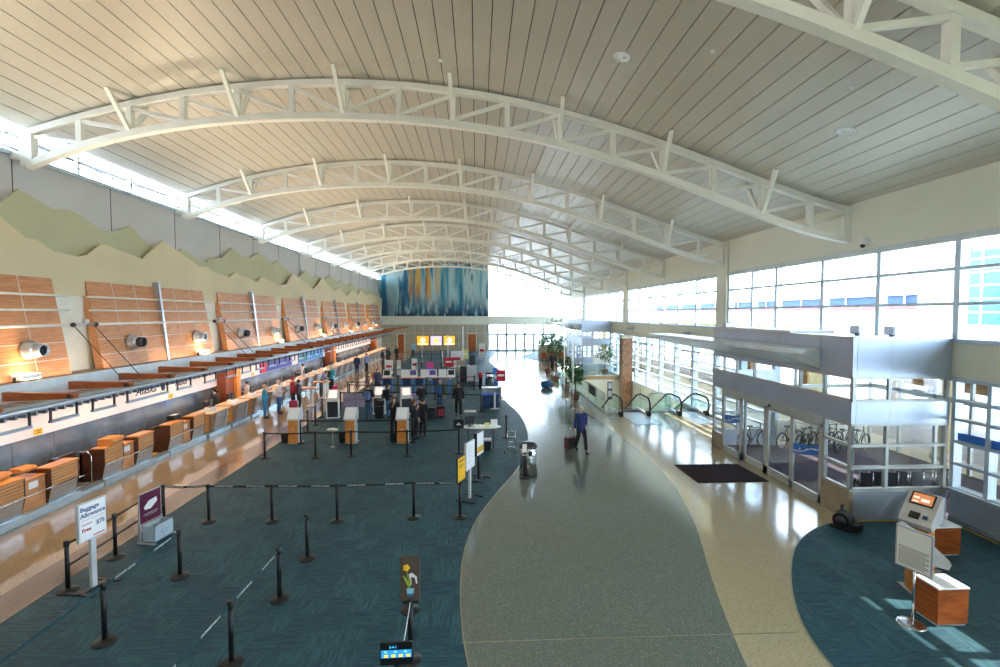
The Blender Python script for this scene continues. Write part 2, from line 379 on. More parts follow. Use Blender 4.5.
struct(mb.build('added_sun_shade', CONC))  # unseen slab added to limit where sun reaches the floor

# ---- roof trusses
def make_truss():
    t = thing('roof_truss', '', 'truss', (0, 0, 0), 0, 'white arched roof trusses')
    def chord(zs, w, h, nm):
        b = MB(); p = np.polyfit(TX, zs, 6); X = np.linspace(TX[0]-.08, TX[-1]+.08, 49); P = [(float(a), 0, float(np.polyval(p, a))) for a in X]
        vs = []; fs = []
        for i, q in enumerate(P):
            a = Vector(P[max(i-1, 0)]); c = Vector(P[min(i+1, len(P)-1)]); d = (c-a).normalized(); n = Vector((-d.z, 0, d.x))*h/2
            for sy, sn in ((-1,-1),(1,-1),(1,1),(-1,1)): vs.append((q[0]+n.x*sn, sy*w/2, q[2]+n.z*sn))
        for i in range(len(P)-1):
            for k in range(4): fs.append((i*4+k, i*4+(k+1) % 4, (i+1)*4+(k+1) % 4, (i+1)*4+k))
        fs += [(0,1,2,3), tuple(range(len(vs)-1, len(vs)-5, -1))]
        b.add(vs, fs); b.build(nm, WHITE, t)
    chord(TZ, .20, .17, 'top_chord'); chord(BZ, .22, .20, 'bottom_chord')
    for k, x in enumerate(TX):
        w = .2 if 0 < k < 16 else .24
        MB().box(x-w*.4, -.085, BZ[k]+.08, x+w*.4, .085, TZ[k]-.07).build('web_post', WHITE, t)
    for k in range(16):
        if k < 6: a, b = (TX[k], 0, TZ[k]-.1), (TX[k+1], 0, BZ[k+1]+.12)
        else: a, b = (TX[k], 0, BZ[k]+.12), (TX[k+1], 0, TZ[k+1]-.1)
        MB().bar(a, b, .10, .10).build('web_diagonal', WHITE, t)
    for k in range(2, 16, 2):
        for s in (-1, 1):
            MB().bar((TX[k], s*.04, BZ[k]+.06), (TX[k]-.06, s*.82, roof_z(TX[k])), .11, .11, up=(1, 0, 0)).build('roof_strut', WHITE, t)
    MB().box(TX[0]-.5, -.10, 9.9, TX[0]-.06, .10, 10.62).box(TX[0]-.2, -.12, 9.7, TX[0]+.12, .12, 10.66).build('end_bracket', WHITE, t)
    MB().box(TX[-1]-.02, -.13, 7.62, TX[-1]+.12, .13, 8.72).build('end_plate', WHITE, t)
    return t
tr0 = make_truss(); TY = [7.37+7.63*k for k in range(8)]
tl = ['white arched steel roof truss nearest the viewer, cut off at the upper right', 'large white arched roof truss spanning the whole ceiling, first complete one'] + \
     ['white arched roof truss, %s complete one down the hall' % ORD[k] for k in range(1, 6)] + ['white arched roof truss, last one next to the blue mural']
for k, y in enumerate(TY):
    o = tr0 if k == 0 else dup(tr0)
    o.location = (0, y, 0); o['label'] = tl[k]
for k in range(7):
    b = MB(); y0, y1 = TY[k]+.1, TY[k+1]-.1
    b.tube([(XL+.35, y0, 10.55), (XL+.3, y1, 10.15)], .018, 6); b.tube([(XL+.35, y0, 10.15), (XL+.3, y1, 10.55)], .018, 6)
    tag(b.build('tie_rod_brace', DGREY), 'thin crossed tie rods in front of the high left windows, %s bay from the viewer' % ORD[k], 'brace', 'tie rod braces')
# ceiling fittings
fit = [('ceiling_speaker', -2.45, 12.0, .16), ('ceiling_speaker', 3.0, 14.0, .0)]
def ceil_disc(name, x, y, r, label, cat, grp):
    z = roof_z(x); b = MB(); b.lathe([(r, .02), (r, -.02), (r*.8, -.035), (r*.75, -.015), (r*.35, -.02), (r*.3, -.045)], 24)
    o = b.build(name, WHITEP); o.location = (x, y, z+.01); dzdx = (roof_z(x+.1)-roof_z(x-.1))/.2; o.rotation_euler = (0, -math.atan(dzdx), 0)
    tag(o, label, cat, grp)
ceil_disc('ceiling_speaker', 3.55, 11.6, .22, 'round white ceiling speaker above the middle of the hall', 'speaker', 'ceiling speakers')
ceil_disc('ceiling_speaker', 9.05, 11.35, .22, 'round white ceiling speaker near the right wall', 'speaker', 'ceiling speakers')
ceil_disc('ceiling_speaker', -4.7, 10.3, .22, 'round white ceiling speaker at the top edge of the picture', 'speaker', 'ceiling speakers')
ceil_disc('ceiling_speaker', -4.1, 18.2, .22, 'round white ceiling speaker between the first two complete trusses', 'speaker', 'ceiling speakers')
for k, (x, y) in enumerate([(5.2, 10.4), (8.0, 9.9), (-7.7, 13.4), (-1.0, 13.6), (1.2, 18.0)]):
    ceil_disc('sprinkler_head', x, y, .07, 'tiny white sprinkler head in the ceiling, %s counted from the right' % ORD[[1, 0, 4, 3, 2][k]], 'sprinkler', 'sprinkler heads')

# ---- windows: grids of mullions with glass
WN = [0]
def window_x(x, ys, zs, mw=.15, d=.24, bw=.085, glass=None, fm=None):
    """window band in a plane of constant x"""
    WN[0] += 1; r = stree('window_%d' % WN[0]); b = MB()
    for y in ys: b.box(x-d/2, y-mw/2, zs[0], x+d/2, y+mw/2, zs[-1])
    for z in zs: b.box(x-d/2-.01, ys[0], z-bw/2, x+d/2-.04, ys[-1], z+bw/2)
    b.build('window_frame', fm or FRAME, r)
    MB().box(x+.02, ys[0], zs[0], x+.035, ys[-1], zs[-1]).build('window_pane', glass or GLASS, r); return r
def window_y(y, xs, zf, zs, mw=.09, d=.14, bw=.06, name=None, zmax=None):
    WN[0] += 1; r = stree('window_%d' % WN[0]); b = MB()
    for x in xs: b.box(x-mw/2, y-d/2, zs[0], x+mw/2, y+d/2, min(zmax(x), 99) if zmax else zs[-1])
    for z in zs:
        xe = xs[-1]
        if zmax:
            while xe > xs[0] and zmax(xe) < z: xe -= .1
        if xe > xs[0]+.3: b.box(xs[0], y-d/2, z-bw/2, xe, y+d/2, z+bw/2)
    b.build('window_frame', fm_end, r)
    g = MB()
    if zmax:
        P = [(xs[0], zs[0])]+[(xs[-1], zs[0])]+[(float(a), zmax(float(a))) for a in np.linspace(xs[-1], xs[0], 12)]
        g.prism(P, y+.02, y+.035, 'y')
    else: g.box(xs[0], y+.02, zs[0], xs[-1], y+.035, zs[-1])
    g.build('window_pane', GLASS, r); return r
fm_end = FRAME

# left wall
struct(MB().box(XL-.3, YB, -.3, XL, YE, 10.08).build('wall_left', GREYWALL))
b = MB()
for k in range(-1, 17): y = 11.2+3.81*k+3.81*0; b.box(XL, y-.012, 8.0, XL+.012, y+.012, 10.06)
struct(b.build('trim_2', mat('panel_joint_grey', '#5c5a5c', .8)))
struct(MB().box(XL-.05, YB, 10.03, XL+.12, YE, 10.14).build('trim_3', FRAME))
ys = [YB]+[TY[0]+7.63/3*k for k in range(0, 24)]; ys = [y for y in ys if y < YE]+[YE]
window_x(XL-.15, ys, [10.1, 10.78], .1, .12, .05, fm=WHITE)
# right wall
up = [YB, 1.2, 3.6, 6.2, 8.95, 11.41, 13.77, 16.1, 18.67, 20.35, 22.3]
window_x(XR+.1, up, [4.62, 5.56, 6.45, 7.2])
struct(MB().box(XR, YB, 7.2, XR+.3, YE, roof_z(XR)+.3).build('wall_right_top', CREAM))
struct(MB().box(XR-.055, YB, 7.15, XR+.05, YE, 7.32).build('trim_4', mat('pale_blue_trim', '#c6d0d2', .5)))
cols = [22.8, 38.05, 53.3]
prev = 23.3
for c0, c1 in ((23.3, 37.55), (38.55, 52.8), (53.8, YE)):
    n = max(2, round((c1-c0)/2.4)); window_x(XR+.1, [c0+(c1-c0)*k/n for k in range(n+1)], [4.62, 5.56, 6.45, 7.2])
struct(MB().box(XR, YB, 3.66, XR+.35, YE, 4.62).build('wall_right_band', CREAM))
struct(MB().box(XR-.055, YB, 4.57, XR+.1, YE, 4.67).box(XR-.055, YB, 3.59, XR+.1, YE, 3.69).build('trim_5', FRAME))
for k, c in enumerate(cols):
    b = MB().box(XR-.12, c-.48, 4.6, XR+.3, c+.48, 8.75); tag(struct(b.build('wall_right_pilaster', CREAM)), 'cream pilaster between the upper windows', 'pilaster')
# lower windows
def rows(a, b, n): return [a+(b-a)*k/n for k in range(n+1)]
low1 = [YB, -1, 1.3, 3.7, 6.1, 8.2, 10.55, 11.38]
window_x(XR+.1, low1, [.85, 1.5, 2.07, 2.63, 3.1, 3.63], .1, .22, .07)
struct(MB().box(XR, YB, 0, XR+.3, 11.4, .83).build('wall_right_base', ALU))
struct(MB().box(XR-.14, YB, .80, XR+.3, 11.4, .87).box(XR-.03, YB, 0, XR, 11.4, .12).build('trim_6', STEEL))
low2 = [18.7]+[18.7+2.42*k for k in range(1, 10)]+[42.3]
window_x(XR+.1, low2, [.08, .6, 1.12, 1.64, 2.16, 2.68, 3.2, 3.66], .20, .26, .06)
window_x(XR+.1, [49.6, 52, 54.4, 56.8, 59.2, 61.6, 64, YE], [.08, .6, 1.12, 1.64, 2.16, 2.68, 3.2, 3.66], .14, .26, .06)
struct(MB().box(XR, 18.7, -5.5, XR+.3, 42.3, .08).build('wall_right_void', CREAM))
b = MB()
for k in range(8): y = 19.9+2.42*k; b.box(XR-.012, y-.01, -3, XR, y+.01, .05)
for z in (-.95, -2.1): b.box(XR-.012, VY0, z-.01, XR, VY1, z+.01)
struct(b.build('trim_7', mat('panel_joint_dark', '#6a6656', .8)))
struct(MB().box(XR-.10, VY0, .05, XR+.1, 42.3, .11).build('trim_8', FRAME))
# escalator void walls and floor below
struct(MB().box(VX0-.3, VY1, -5.5, VX1, VY1+.3, -.3).build('wall_void_far', PALE))
struct(MB().box(VX0-.3, VY0, -5.5, VX0, VY1, -.3).build('wall_void_left', PALE))
struct(MB().box(VX0-.3, VY0-6, -5.8, VX1+.3, VY1+.3, -5.5).build('floor_lower', TERTAN))
struct(MB().box(VX0-.3, VY0-6.3, -5.5, VX1, VY0-6, -.3).build('wall_void_near', PALE))
# back wall behind the viewer
struct(MB().box(XL-.3, YB-.3, 0, XR+.3, YB, 12.8).build('wall_back', CREAM))

# end wall: solid left part with mural, glazed right part
XM = 1.58
def rz_end(x): return roof_z(x)-.02
P = [(XL, 0), (XM, 0)]+[(float(a), roof_z(float(a))+.1) for a in np.linspace(XM, XL, 20)]
struct(MB().prism(P, YE, YE+.3, 'y').build('wall_end', TANEND))
P = [(XL+.02, 5.03), (XM, 5.0)]+[(float(a), roof_z(float(a))-.12) for a in np.linspace(XM, XL+.02, 30)]
def mural_mat():
    m, t, b = base_mat('abstract_painting'); N, L = t.nodes, t.links
    tc = N.new('ShaderNodeTexCoord')
    def noise(sc, scale, det=3, off=(0,0,0), dist=0):
        mp = N.new('ShaderNodeMapping'); mp.inputs['Scale'].default_value = sc; mp.inputs['Location'].default_value = off
        n = N.new('ShaderNodeTexNoise'); n.inputs['Scale'].default_value = scale; n.inputs['Detail'].default_value = det; n.inputs['Distortion'].default_value = dist
        L.new(tc.outputs['Object'], mp.inputs[0]); L.new(mp.outputs[0], n.inputs[0]); return n
    n1 = noise((1, 1, .10), .62, 6, (3, 0, 0), .35)
    r1 = N.new('ShaderNodeValToRGB'); e = r1.color_ramp.elements
    stops = [(.0,'#123e60'),(.36,'#1f7298'),(.42,'#62aac0'),(.48,'#a8ccd2'),(.53,'#c0d4d4'),(.555,'#3a8cac'),(.60,'#165880'),(.66,'#8cc0cc'),(1,'#b8d0d4')]
    e[0].position, e[0].color = stops[0][0], C(stops[0][1]); e[1].position, e[1].color = 1, C(stops[-1][1])
    for p_, c_ in stops[1:-1]: x = e.new(p_); x.color = C(c_)
    L.new(n1.outputs[0], r1.inputs[0])
    sep = N.new('ShaderNodeSeparateXYZ'); L.new(tc.outputs['Object'], sep.inputs[0])
    # ochre verticals between x=-9.6 and -4.5, upper half
    n2 = noise((1, 1, .05), 1.6, 2, (9, 0, 0))
    def rng(sock, a, b_):
        q = N.new('ShaderNodeMapRange'); q.inputs[1].default_value = a; q.inputs[2].default_value = b_; q.clamp = True; L.new(sock, q.inputs[0]); return q
    def mul(a, b_):
        q = N.new('ShaderNodeMath'); q.operation = 'MULTIPLY'; L.new(a.outputs[0], q.inputs[0]); L.new(b_.outputs[0], q.inputs[1]); return q
    mask = mul(mul(rng(sep.outputs['X'], -9.8, -9.3), rng(sep.outputs['X'], -4.3, -6.5)), mul(rng(sep.outputs['Z'], 6.4, 8.6), rng(n2.outputs[0], .47, .50)))
    mx = N.new('ShaderNodeMix'); mx.data_type = 'RGBA'; L.new(mask.outputs[0], mx.inputs[0]); L.new(r1.outputs[0], mx.inputs[6])
    n3 = noise((1, 1, .15), 1.2, 4); r3 = N.new('ShaderNodeValToRGB'); r3.color_ramp.elements[0].color = C('#d8b060'); r3.color_ramp.elements[1].color = C('#b86a3c'); r3.color_ramp.elements[0].position = .5; r3.color_ramp.elements[1].position = .62
    L.new(n3.outputs[0], r3.inputs[0]); L.new(r3.outputs[0], mx.inputs[7])
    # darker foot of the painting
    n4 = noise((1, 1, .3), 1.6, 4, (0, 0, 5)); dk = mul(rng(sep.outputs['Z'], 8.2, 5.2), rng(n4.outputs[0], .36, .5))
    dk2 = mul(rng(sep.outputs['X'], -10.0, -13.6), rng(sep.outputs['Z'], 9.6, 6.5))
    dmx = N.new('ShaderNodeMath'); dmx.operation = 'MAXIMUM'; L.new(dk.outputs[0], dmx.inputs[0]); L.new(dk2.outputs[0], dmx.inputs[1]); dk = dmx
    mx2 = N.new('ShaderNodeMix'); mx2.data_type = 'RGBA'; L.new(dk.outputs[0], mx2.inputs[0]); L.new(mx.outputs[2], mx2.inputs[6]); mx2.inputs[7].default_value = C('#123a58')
    L.new(mx2.outputs[2], b.inputs['Base Color']); b.inputs['Roughness'].default_value = .6
    return m
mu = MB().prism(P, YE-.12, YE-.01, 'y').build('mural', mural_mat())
tag(mu, 'huge blue and teal abstract mural with vertical strokes filling the far end wall', 'mural')
struct(MB().box(XL, YE-.18, 3.8, XR, YE+.1, 4.98).build('wall_end_band', CREAM))
b = MB()
for k in range(12): x = -12.6+1.25*k; b.box(x-.02, YE-.012, 0, x+.02, YE, 3.8)
for z in (1.2, 2.6): b.box(XL, YE-.012, z-.015, XM, YE, z+.015)
struct(b.build('trim_9', CREAM))
zc = lambda x: roof_z(x)-.05
window_y(YE+.1, [XM, 4.3, 7.05, 9.8, XR], None, [4.98, 5.9, 6.85, 7.8, 8.75, 9.7], .17, .2, .07, zmax=zc)
xs = [XM]+[XM+.05+1.06*k for k in range(1, 10)]+[XR]
window_y(YE+.1, [XM, 4.2, 6.9, 9.6, XR], None, [2.45, 3.1, 3.8], .3, .2, .09)
for k in range(8):
    WN[0] += 0; x0 = XM+.1+1.3*k; r = stree('door_%d' % (k+3), (x0, YE+.05, 0)); b = MB()
    for xx in (0, 1.2): b.box(xx-.09, -.05, 0, xx+.09, .05, 2.42)
    b.box(0, -.05, 2.26, 1.2, .05, 2.42); b.box(0, -.05, 0, 1.2, .05, .28); b.box(0, -.03, 1.0, 1.2, .03, 1.08); b.build('door_frame', FRAME, r)
    MB().box(.05, -.008, .2, 1.15, .008, 2.32).build('door_pane', GLASS, r)
# wooden doors in the end wall
for n, (a, c, h) in enumerate([(-11.2, -10.35, 2.45), (-1.28, -.15, 2.45)]):
    r = stree('door_%d' % (n+1), ((a+c)/2, YE-.05, 0)); w = (c-a)/2
    MB().box(-w, -.03, .02, w, .02, h, b=.01).build('door_leaf', WOODD if False else WOODC, r)
    MB().box(-w-.08, -.04, 0, -w, .04, h+.08).box(w, -.04, 0, w+.08, .04, h+.08).box(-w-.08, -.04, h, w+.08, .04, h+.08).build('door_frame', CREAM, r)
    MB().tube([(w-.1, -.03, 1.0), (w-.1, -.08, 1.0), (w-.22, -.08, 1.0)], .015, 6).build('door_handle', CHROME, r)
# backlit adverts
for k, (a, c, col, col2, desc) in enumerate([(-8.52, -6.84, '#d89830', '#fff0b0', 'orange'), (-6.6, -5.0, '#b8b0d8', '#f4c060', 'violet'), (-4.75, -3.14, '#d8a840', '#fff4d0', 'yellow')]):
    t = thing('backlit_advert', '%s backlit advertising board on the end wall, %s of the three' % (desc, ['left', 'middle', 'right'][k]), 'advert', ((a+c)/2, YE-.16, .85), 0, 'backlit adverts')
    w = (c-a)/2; MB().box(-w-.06, -.02, -.06, w+.06, .15, 1.42).build('frame', BLACK, t)
    MB().box(-w, -.035, 0, w, -.02, 1.35).build('lit_panel', emit('advert_%s' % desc, col, .9), t)
    b = MB().ball((0, -.04, .72), (w*.45, .012, .38), 14); b.box(-w*.8, -.05, .1, w*.8, -.036, .28); b.build('picture', emit('advert_art_%s' % desc, col2, 1.0), t)
# ================================================================== LEFT SIDE
def unray(px, py): return RGT*(px-500)+UPV*(333.5-py)+FWD*FPX
def at_x(px, py, X):
    d = unray(px, py); t = X/d.x; return (d.y*t, CAM_H+d.z*t)
def at_y(px, py, Y):
    d = unray(px, py); t = Y/d.y; return (d.x*t, CAM_H+d.z*t)
def at_f(px, py, z=0.):
    d = unray(px, py); t = (z-CAM_H)/d.z; return (d.x*t, d.y*t)
# mountain silhouettes: two layers of shaped plaster panels standing off the wall
sage_px = [(0,203),(18.7,189),(30,195),(52.5,209),(63,209),(70,210),(82.5,216.7),(103.5,231.7),(115.5,231),(130.5,225.7),(149.5,246),(160,252),(170,255),(182,249),(206.5,262.5),(209.5,258),(222,258),(232,248),(242.5,257),(251.5,257.7),(258,252.7),(269.5,262.5),(273,264),(277,260.5),(290.5,273),(299.5,277),(305,271),(313,277.7),(318,276),(325,280),(329.5,275.5),(338.5,283),(341.5,280.7),(349,286),(351,283),(358,290.5),(361.7,287.5),(366,291),(370,289.7),(376,293)]
tan_px = [(0,216),(9,223.5),(25.5,237.8),(37.5,240),(53,251),(78,257),(88,254.7),(100,245),(106,245),(143,259.3),(163,240.3),(200,267),(208,267),(213,272),(230,277),(235,272.7),(257,282),(262,277),(280,285.3),(287,283.7),(293,273),(313,288.7),(317,285.3),(322,278),(334,290.5),(338.5,287.5),(346,295),(349,293.5),(352,289.7),(358,295),(361,289.7),(365.5,295),(370,293.5),(375,297)]
def ridge(name, pxs, X, near, zb, th, m, label):
    P = [at_x(a, c, X) for a, c in pxs]; y0 = P[0][0]
    P = [(y, z) for y, z in near if y < y0-.1]+P; P[-1] = (YE-.2, P[-1][1])
    bmx = bmesh.new(); vs = [bmx.verts.new((X-th, y, z)) for y, z in P]+[bmx.verts.new((X-th, P[-1][0], zb)), bmx.verts.new((X-th, P[0][0], zb))]
    f = bmx.faces.new(vs); r = bmesh.ops.extrude_face_region(bmx, geom=[f])
    bmesh.ops.translate(bmx, verts=[g for g in r['geom'] if isinstance(g, bmesh.types.BMVert)], vec=(th, 0, 0))
    bmesh.ops.triangulate(bmx, faces=[q for q in bmx.faces if len(q.verts) > 4]); bmesh.ops.recalc_face_normals(bmx, faces=bmx.faces)
    me = bpy.data.meshes.new(name); bmx.to_mesh(me); bmx.free(); me.materials.append(m); o = bpy.data.objects.new(name, me); COL.objects.link(o)
    tag(o, label, 'wall relief')
ridge('mountain_relief', sage_px, -13.62, [(YB, 8.3), (0, 9.1), (3.5, 8.2), (7, 9.3), (10, 8.4), (13, 8.9)], 6.0, .06, SAGE, 'sage green mountain skyline panel standing off the grey wall, the rear layer')
ridge('mountain_relief', tan_px, -13.38, [(YB, 7.6), (1, 8.4), (5, 7.6), (9, 8.6), (12, 8.3), (14, 8.5)], 5.9, .06, TAN, 'tan mountain skyline panel in front of the sage green one')
struct(MB().box(XL, YB, 0, -13.44, YE-.2, 6.3).build('wall_left_lower', PALE))
# sloping wood panels with steel fins, rails, air nozzles
def sl_x(z): return -13.34+(6.45-z)*.17      # face of the sloping panel at height z
per = 8.16
spans = []
for k in range(-1, 6):
    y0 = 16.85+per*k; spans.append((y0, y0+3.36)); spans.append((y0+3.49, y0+6.86))
spans = [s for s in spans if s[1] < YE+.5]
j = 0
JOINT = mat('panel_joint_white', '#e8dccb', .6)
for k, (a, c) in enumerate(spans):
    pos = ('at the left picture edge' if k == 0 else '%s along the wall from the viewer' % ORD[k])
    t = thing('wood_wall_panel', 'sloping orange-brown veneer wall panel above the counters, %s' % pos, 'wall panel', (0, a, 0), 0, 'sloping wood panels'); L_ = c-a
    b = MB(); P = [(sl_x(3.42)-.02, 3.42), (sl_x(6.42)-.02, 6.42), (sl_x(6.42)-.26, 6.42), (sl_x(3.42)-.30, 3.42)]
    b.prism(P, 0, L_, 'y'); b.build('veneer_panel', WOODW, t)
    b = MB()
    for z in (3.9, 4.42, 4.95, 5.4, 5.9): b.bar((sl_x(z)-.017, 0, z), (sl_x(z)-.017, L_, z), .012, .022)
    for q in (1, 2): b.bar((sl_x(3.42)-.017, L_*q/3, 3.42), (sl_x(6.42)-.017, L_*q/3, 6.42), .02, .012)
    b.build('joint', JOINT, t)
    for z, r, e in ((4.95, .05, 0), (5.42, .035, .25), (5.88, .035, .25)):
        MB().tube([(sl_x(z)+.10, -e if k % 2 == 0 else 0, z), (sl_x(z)+.10, L_+(e if k % 2 else .12), z)], r, 8).build('rail', WHITE, t)
    if k % 2 == 0:
        b = MB(); b.prism([(sl_x(3.3), 3.3), (sl_x(6.6)+.22, 6.6), (sl_x(6.6)-.1, 6.6), (sl_x(3.3)-.3, 3.3)], L_, L_+.12, 'y'); b.build('steel_fin', STEEL, t)
    n = thing('air_nozzle', 'silver round air nozzle on the wood panel '+pos, 'air vent', (sl_x(4.25)+.03, a+L_*(.45 if k % 2 == 0 else .62), 4.25), 0, 'air nozzles'); 
    rr = MB().lathe([(.29, -.02), (.29, .03), (.25, .06), (.26, .14), (.22, .22), (.17, .24)], 22, axis='x'); rr.build('housing', STEEL, n)
    MB().lathe([(.17, .20), (.19, .26), (.18, .42), (.155, .42), (.15, .30)], 20, axis='x').build('barrel', DGREY if k % 2 == 0 else STEEL, n)
    MB().lathe([(.152, .30), (.152, .36)], 18, axis='x').build('throat', BLACK, n)
for k in range(6):
    yy = 16.3+per*k
    if yy > YE-6: break
    t = thing('stay_cable_bracket', 'steel bracket with two stay cables down to the canopy, %s from the viewer' % ORD[k], 'bracket', (-12.95, yy, 4.95), 0, 'stay cable brackets')
    MB().tube([(0, -.55, 0), (0, .45, 0)], .045, 8).lathe([(.09, 0), (.09, .18)], 12, c=(0, 0, 0)).build('rod', STEEL, t)
    for q in (-.5, .4): MB().ball((0, q, 0), .08).build('clevis', DGREY, t)
    for s in (-.45, .35): MB().tube([(0, s, -.05), (1.8, s-.5, -1.70)], .014, 5).build('cable', DGREY, t)
# ledge (top of bulkhead), its pale fascia, and bulkhead
LG = mat('ledge_grey', '#a39c8e', .8)
struct(MB().box(-13.44, YB, 3.30, -12.5, YE-4, 3.40).build('ceiling_ledge', LG))
struct(MB().box(-12.52, YB, 3.02, -12.46, YE-4, 3.42).build('trim_10', mat('pale_blue_fascia', '#d6dfe2', .5)))
struct(MB().box(-13.44, YB, 3.02, -12.5, YE-4, 3.10).build('ceiling_bulkhead', CREAM))
for k, y in enumerate((13.9, 22.5, 31.1, 39.7, 48.3, 56.9)):
    t = thing('floodlight', 'small lit floodlight on the ledge, %s from the viewer' % ORD[k], 'lamp', (-12.76, y, 3.40), 0, 'ledge floodlights')
    MB().box(-.12, -.3, .06, .22, .3, .20, b=.03).build('housing', WHITEP, t); MB().box(-.1, -.26, .20, .2, .26, .212).build('lens', LAMP, t)
    MB().box(-.02, -.32, 0, .05, -.30, .14).box(-.02, .30, 0, .05, .32, .14).box(-.02, -.32, 0, .05, .32, .02).build('bracket', DGREY, t)
# canopy: timber outriggers, tubes, glass infill
cb = []
y = 10.98; k = 0
while y < 63:
    cb.append(y); y += 2.03
for k, y in enumerate(cb):
    t = thing('canopy_beam', 'tapering red-brown timber canopy arm above the counters, %s from the viewer' % ORD[k], 'beam', (-12.46, y, 2.88), 0, 'timber canopy arms')
    MB().prism([(0, .12), (0, .36), (1.76, .31), (1.82, .26), (1.76, .19)], -.09, .09, 'y').build('timber_arm', WOODC, t)
    MB().lathe([(.06, -.11), (.06, .11)], 10, c=(1.70, 0, .25), axis='y').build('bolt', BROWN, t)
b = MB()
t = thing('counter_canopy', 'long narrow canopy of steel tubes and translucent slats over the check-in counters', 'canopy', (0, 0, 0))
CEND = 64.0
for x, z, r in ((-10.95, 3.03, .035), (-10.60, 3.02, .05), (-11.25, 3.02, .025)):
    MB().tube([(x, YB, z), (x, CEND, z)], r, 8).build('tube', STEEL, t)
b = MB(); yy = YB
while yy < CEND: b.box(-12.44, yy+.1, 2.90, -11.3, yy+2.02, 2.92); yy += 2.12
b.build('infill_panel', LG, t)
b = MB(); yy = YB; teeth = []
while yy < CEND: teeth += [(yy, 2.84), (yy+.06, 2.84), (yy+.06, 2.94), (yy+.26, 2.94)]; yy += .26
for i in range(0, len(teeth), 4):
    P = teeth[i:i+4]; b.add([(x_, p[0], q_) for x_ in (-11.0, -10.66) for p, q_ in ((P[0], 2.84), (P[1], 2.84), (P[1], 2.94), (P[3], 2.94), (P[3], 2.97), (P[0], 2.97))], [(0,1,2,5), (2,3,4,5), (11,8,7,6), (11,10,9,8), (0,6,7,1), (1,7,8,2), (2,8,9,3), (5,4,10,11)])
o = b.build('slats', mat('slat_grey', '#8f9ba8', .4, .4), t)
b = MB(); yy = YB+1
MB().tube([(-12.3, 62.5, 3.2), (-9.6, 65.5, 3.45)], .12, 8).build('end_arm', WOODC, t)
# fascia, steel back wall
struct(MB().box(-13.44, YB, 1.76, -12.78, YE-6, 3.02).build('wall_fascia', mat('blush_fascia', '#e6dcdc', .5, var=.02)))
struct(MB().box(-13.44, 12.3, 0, -12.9, YE-6, 1.76).build('wall_counter_back', mat('steel_cladding_blue', '#a9bccd', .26, .75, var=.28, scale=.9, stretch=(1, 1, .12))))
struct(MB().box(-13.44, YB, 0, -12.84, 10.9, 1.76).build('wall_counter_side', CREAM))
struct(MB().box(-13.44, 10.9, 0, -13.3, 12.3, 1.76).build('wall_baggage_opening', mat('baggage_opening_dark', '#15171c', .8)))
b = MB(); yy = 12.3
while yy < YE-6: b.box(-12.905, yy-.008, .9, -12.895, yy+.008, 1.76); yy += 1.3
struct(b.build('trim_11', mat('steel_joint', '#54585e', .5)))
struct(MB().box(-12.9, 10.9, .02, -12.45, YE-6, .42).build('baggage_belt_bed', BROWN)); bpy.data.objects['baggage_belt_bed']['kind'] = 'structure'
# yellow notices on the steel wall
for k, y in enumerate((14.25, 20.2, 27.4, 35.1)):
    t = thing('yellow_notice', 'small yellow notice at the top of the steel back wall, %s from the viewer' % ORD[k], 'notice', (-12.77, y, 1.88), 0, 'yellow notices')
    MB().box(0, -.13, -.09, .012, .13, .09).build('card', YEL, t); MB().box(.012, -.09, .02, .014, .09, .04).box(.012, -.09, -.04, .014, .07, -.02).build('print', DGREY, t)
# blue round sign and black card reader on the cream side wall
for nm, z, m_, lb, ct in (('round_button', 2.12, BLUE, 'small round blue sign on the cream wall at the left edge', 'sign'),):
    o = MB().lathe([(.07, 0), (.07, .02)], 16, axis='x').build(nm, m_); o.location = (-12.78, 10.75, 2.0); tag(o, lb, ct)
t = thing('card_reader', 'black card reader on the cream wall at the left edge', 'card reader', (-12.84, 10.75, 1.45))
MB().box(0, -.06, -.13, .03, .06, .13, b=.008).build('body', BLACK, t); MB().box(.03, -.03, .02, .034, .03, .08).build('window', LGREY, t)
# vertical red door edge at far left
t = MB().box(-12.84, 9.9, 0, -12.78, 10.35, 2.9).build('wall_red_door', mat('dark_red_paint', '#6a1a1c', .5)); struct(t)

# hanging monitor frames under the canopy
frames = [10.85, 12.17, 13.45, 14.85, 17.2]
y = 10.85; k = 0; fr = []
ys_ = [10.87,12.2,13.5,14.8,17.2,18.9]+[20.5+1.35*i for i in range(28)]
for k, y in enumerate(ys_):
    w = 1.9 if k == 3 else .82
    t = thing('hanging_sign_frame', 'U-shaped steel sign frame hung from the canopy edge, %s from the viewer' % (ORD[k] if k < 30 else '%s after the thirtieth' % ORD[k-30]), 'sign frame', (-10.64, y, 2.60), 0, 'hanging sign frames')
    for q in (0, w-.045): MB().box(-.02, q, 0, .02, q+.045, .40).build('hanger', DGREY, t)
    MB().box(-.05, 0, -.02, .05, w, .05).build('tray', mat('tray_blue_grey', '#9fb2c4', .35, .4), t)
    if k == 3:
        text_part('Alaska', .36, (.03, w*.42, .26), t, mat('sign_navy_ink', '#24304a', .5), rot=(PI/2, 0, PI/2), shear=.35, bold=.006)
        MB().ball((.03, w*.85, .25), (.01, .12, .15), 10).build('logo', mat('sign_navy_ink', '#24304a'), t)
    if k == 4:
        text_part('Alaska', .26, (.03, w*.2, .24), t, MATS['sign_navy_ink'], rot=(PI/2, 0, PI/2), shear=.35, bold=.005)
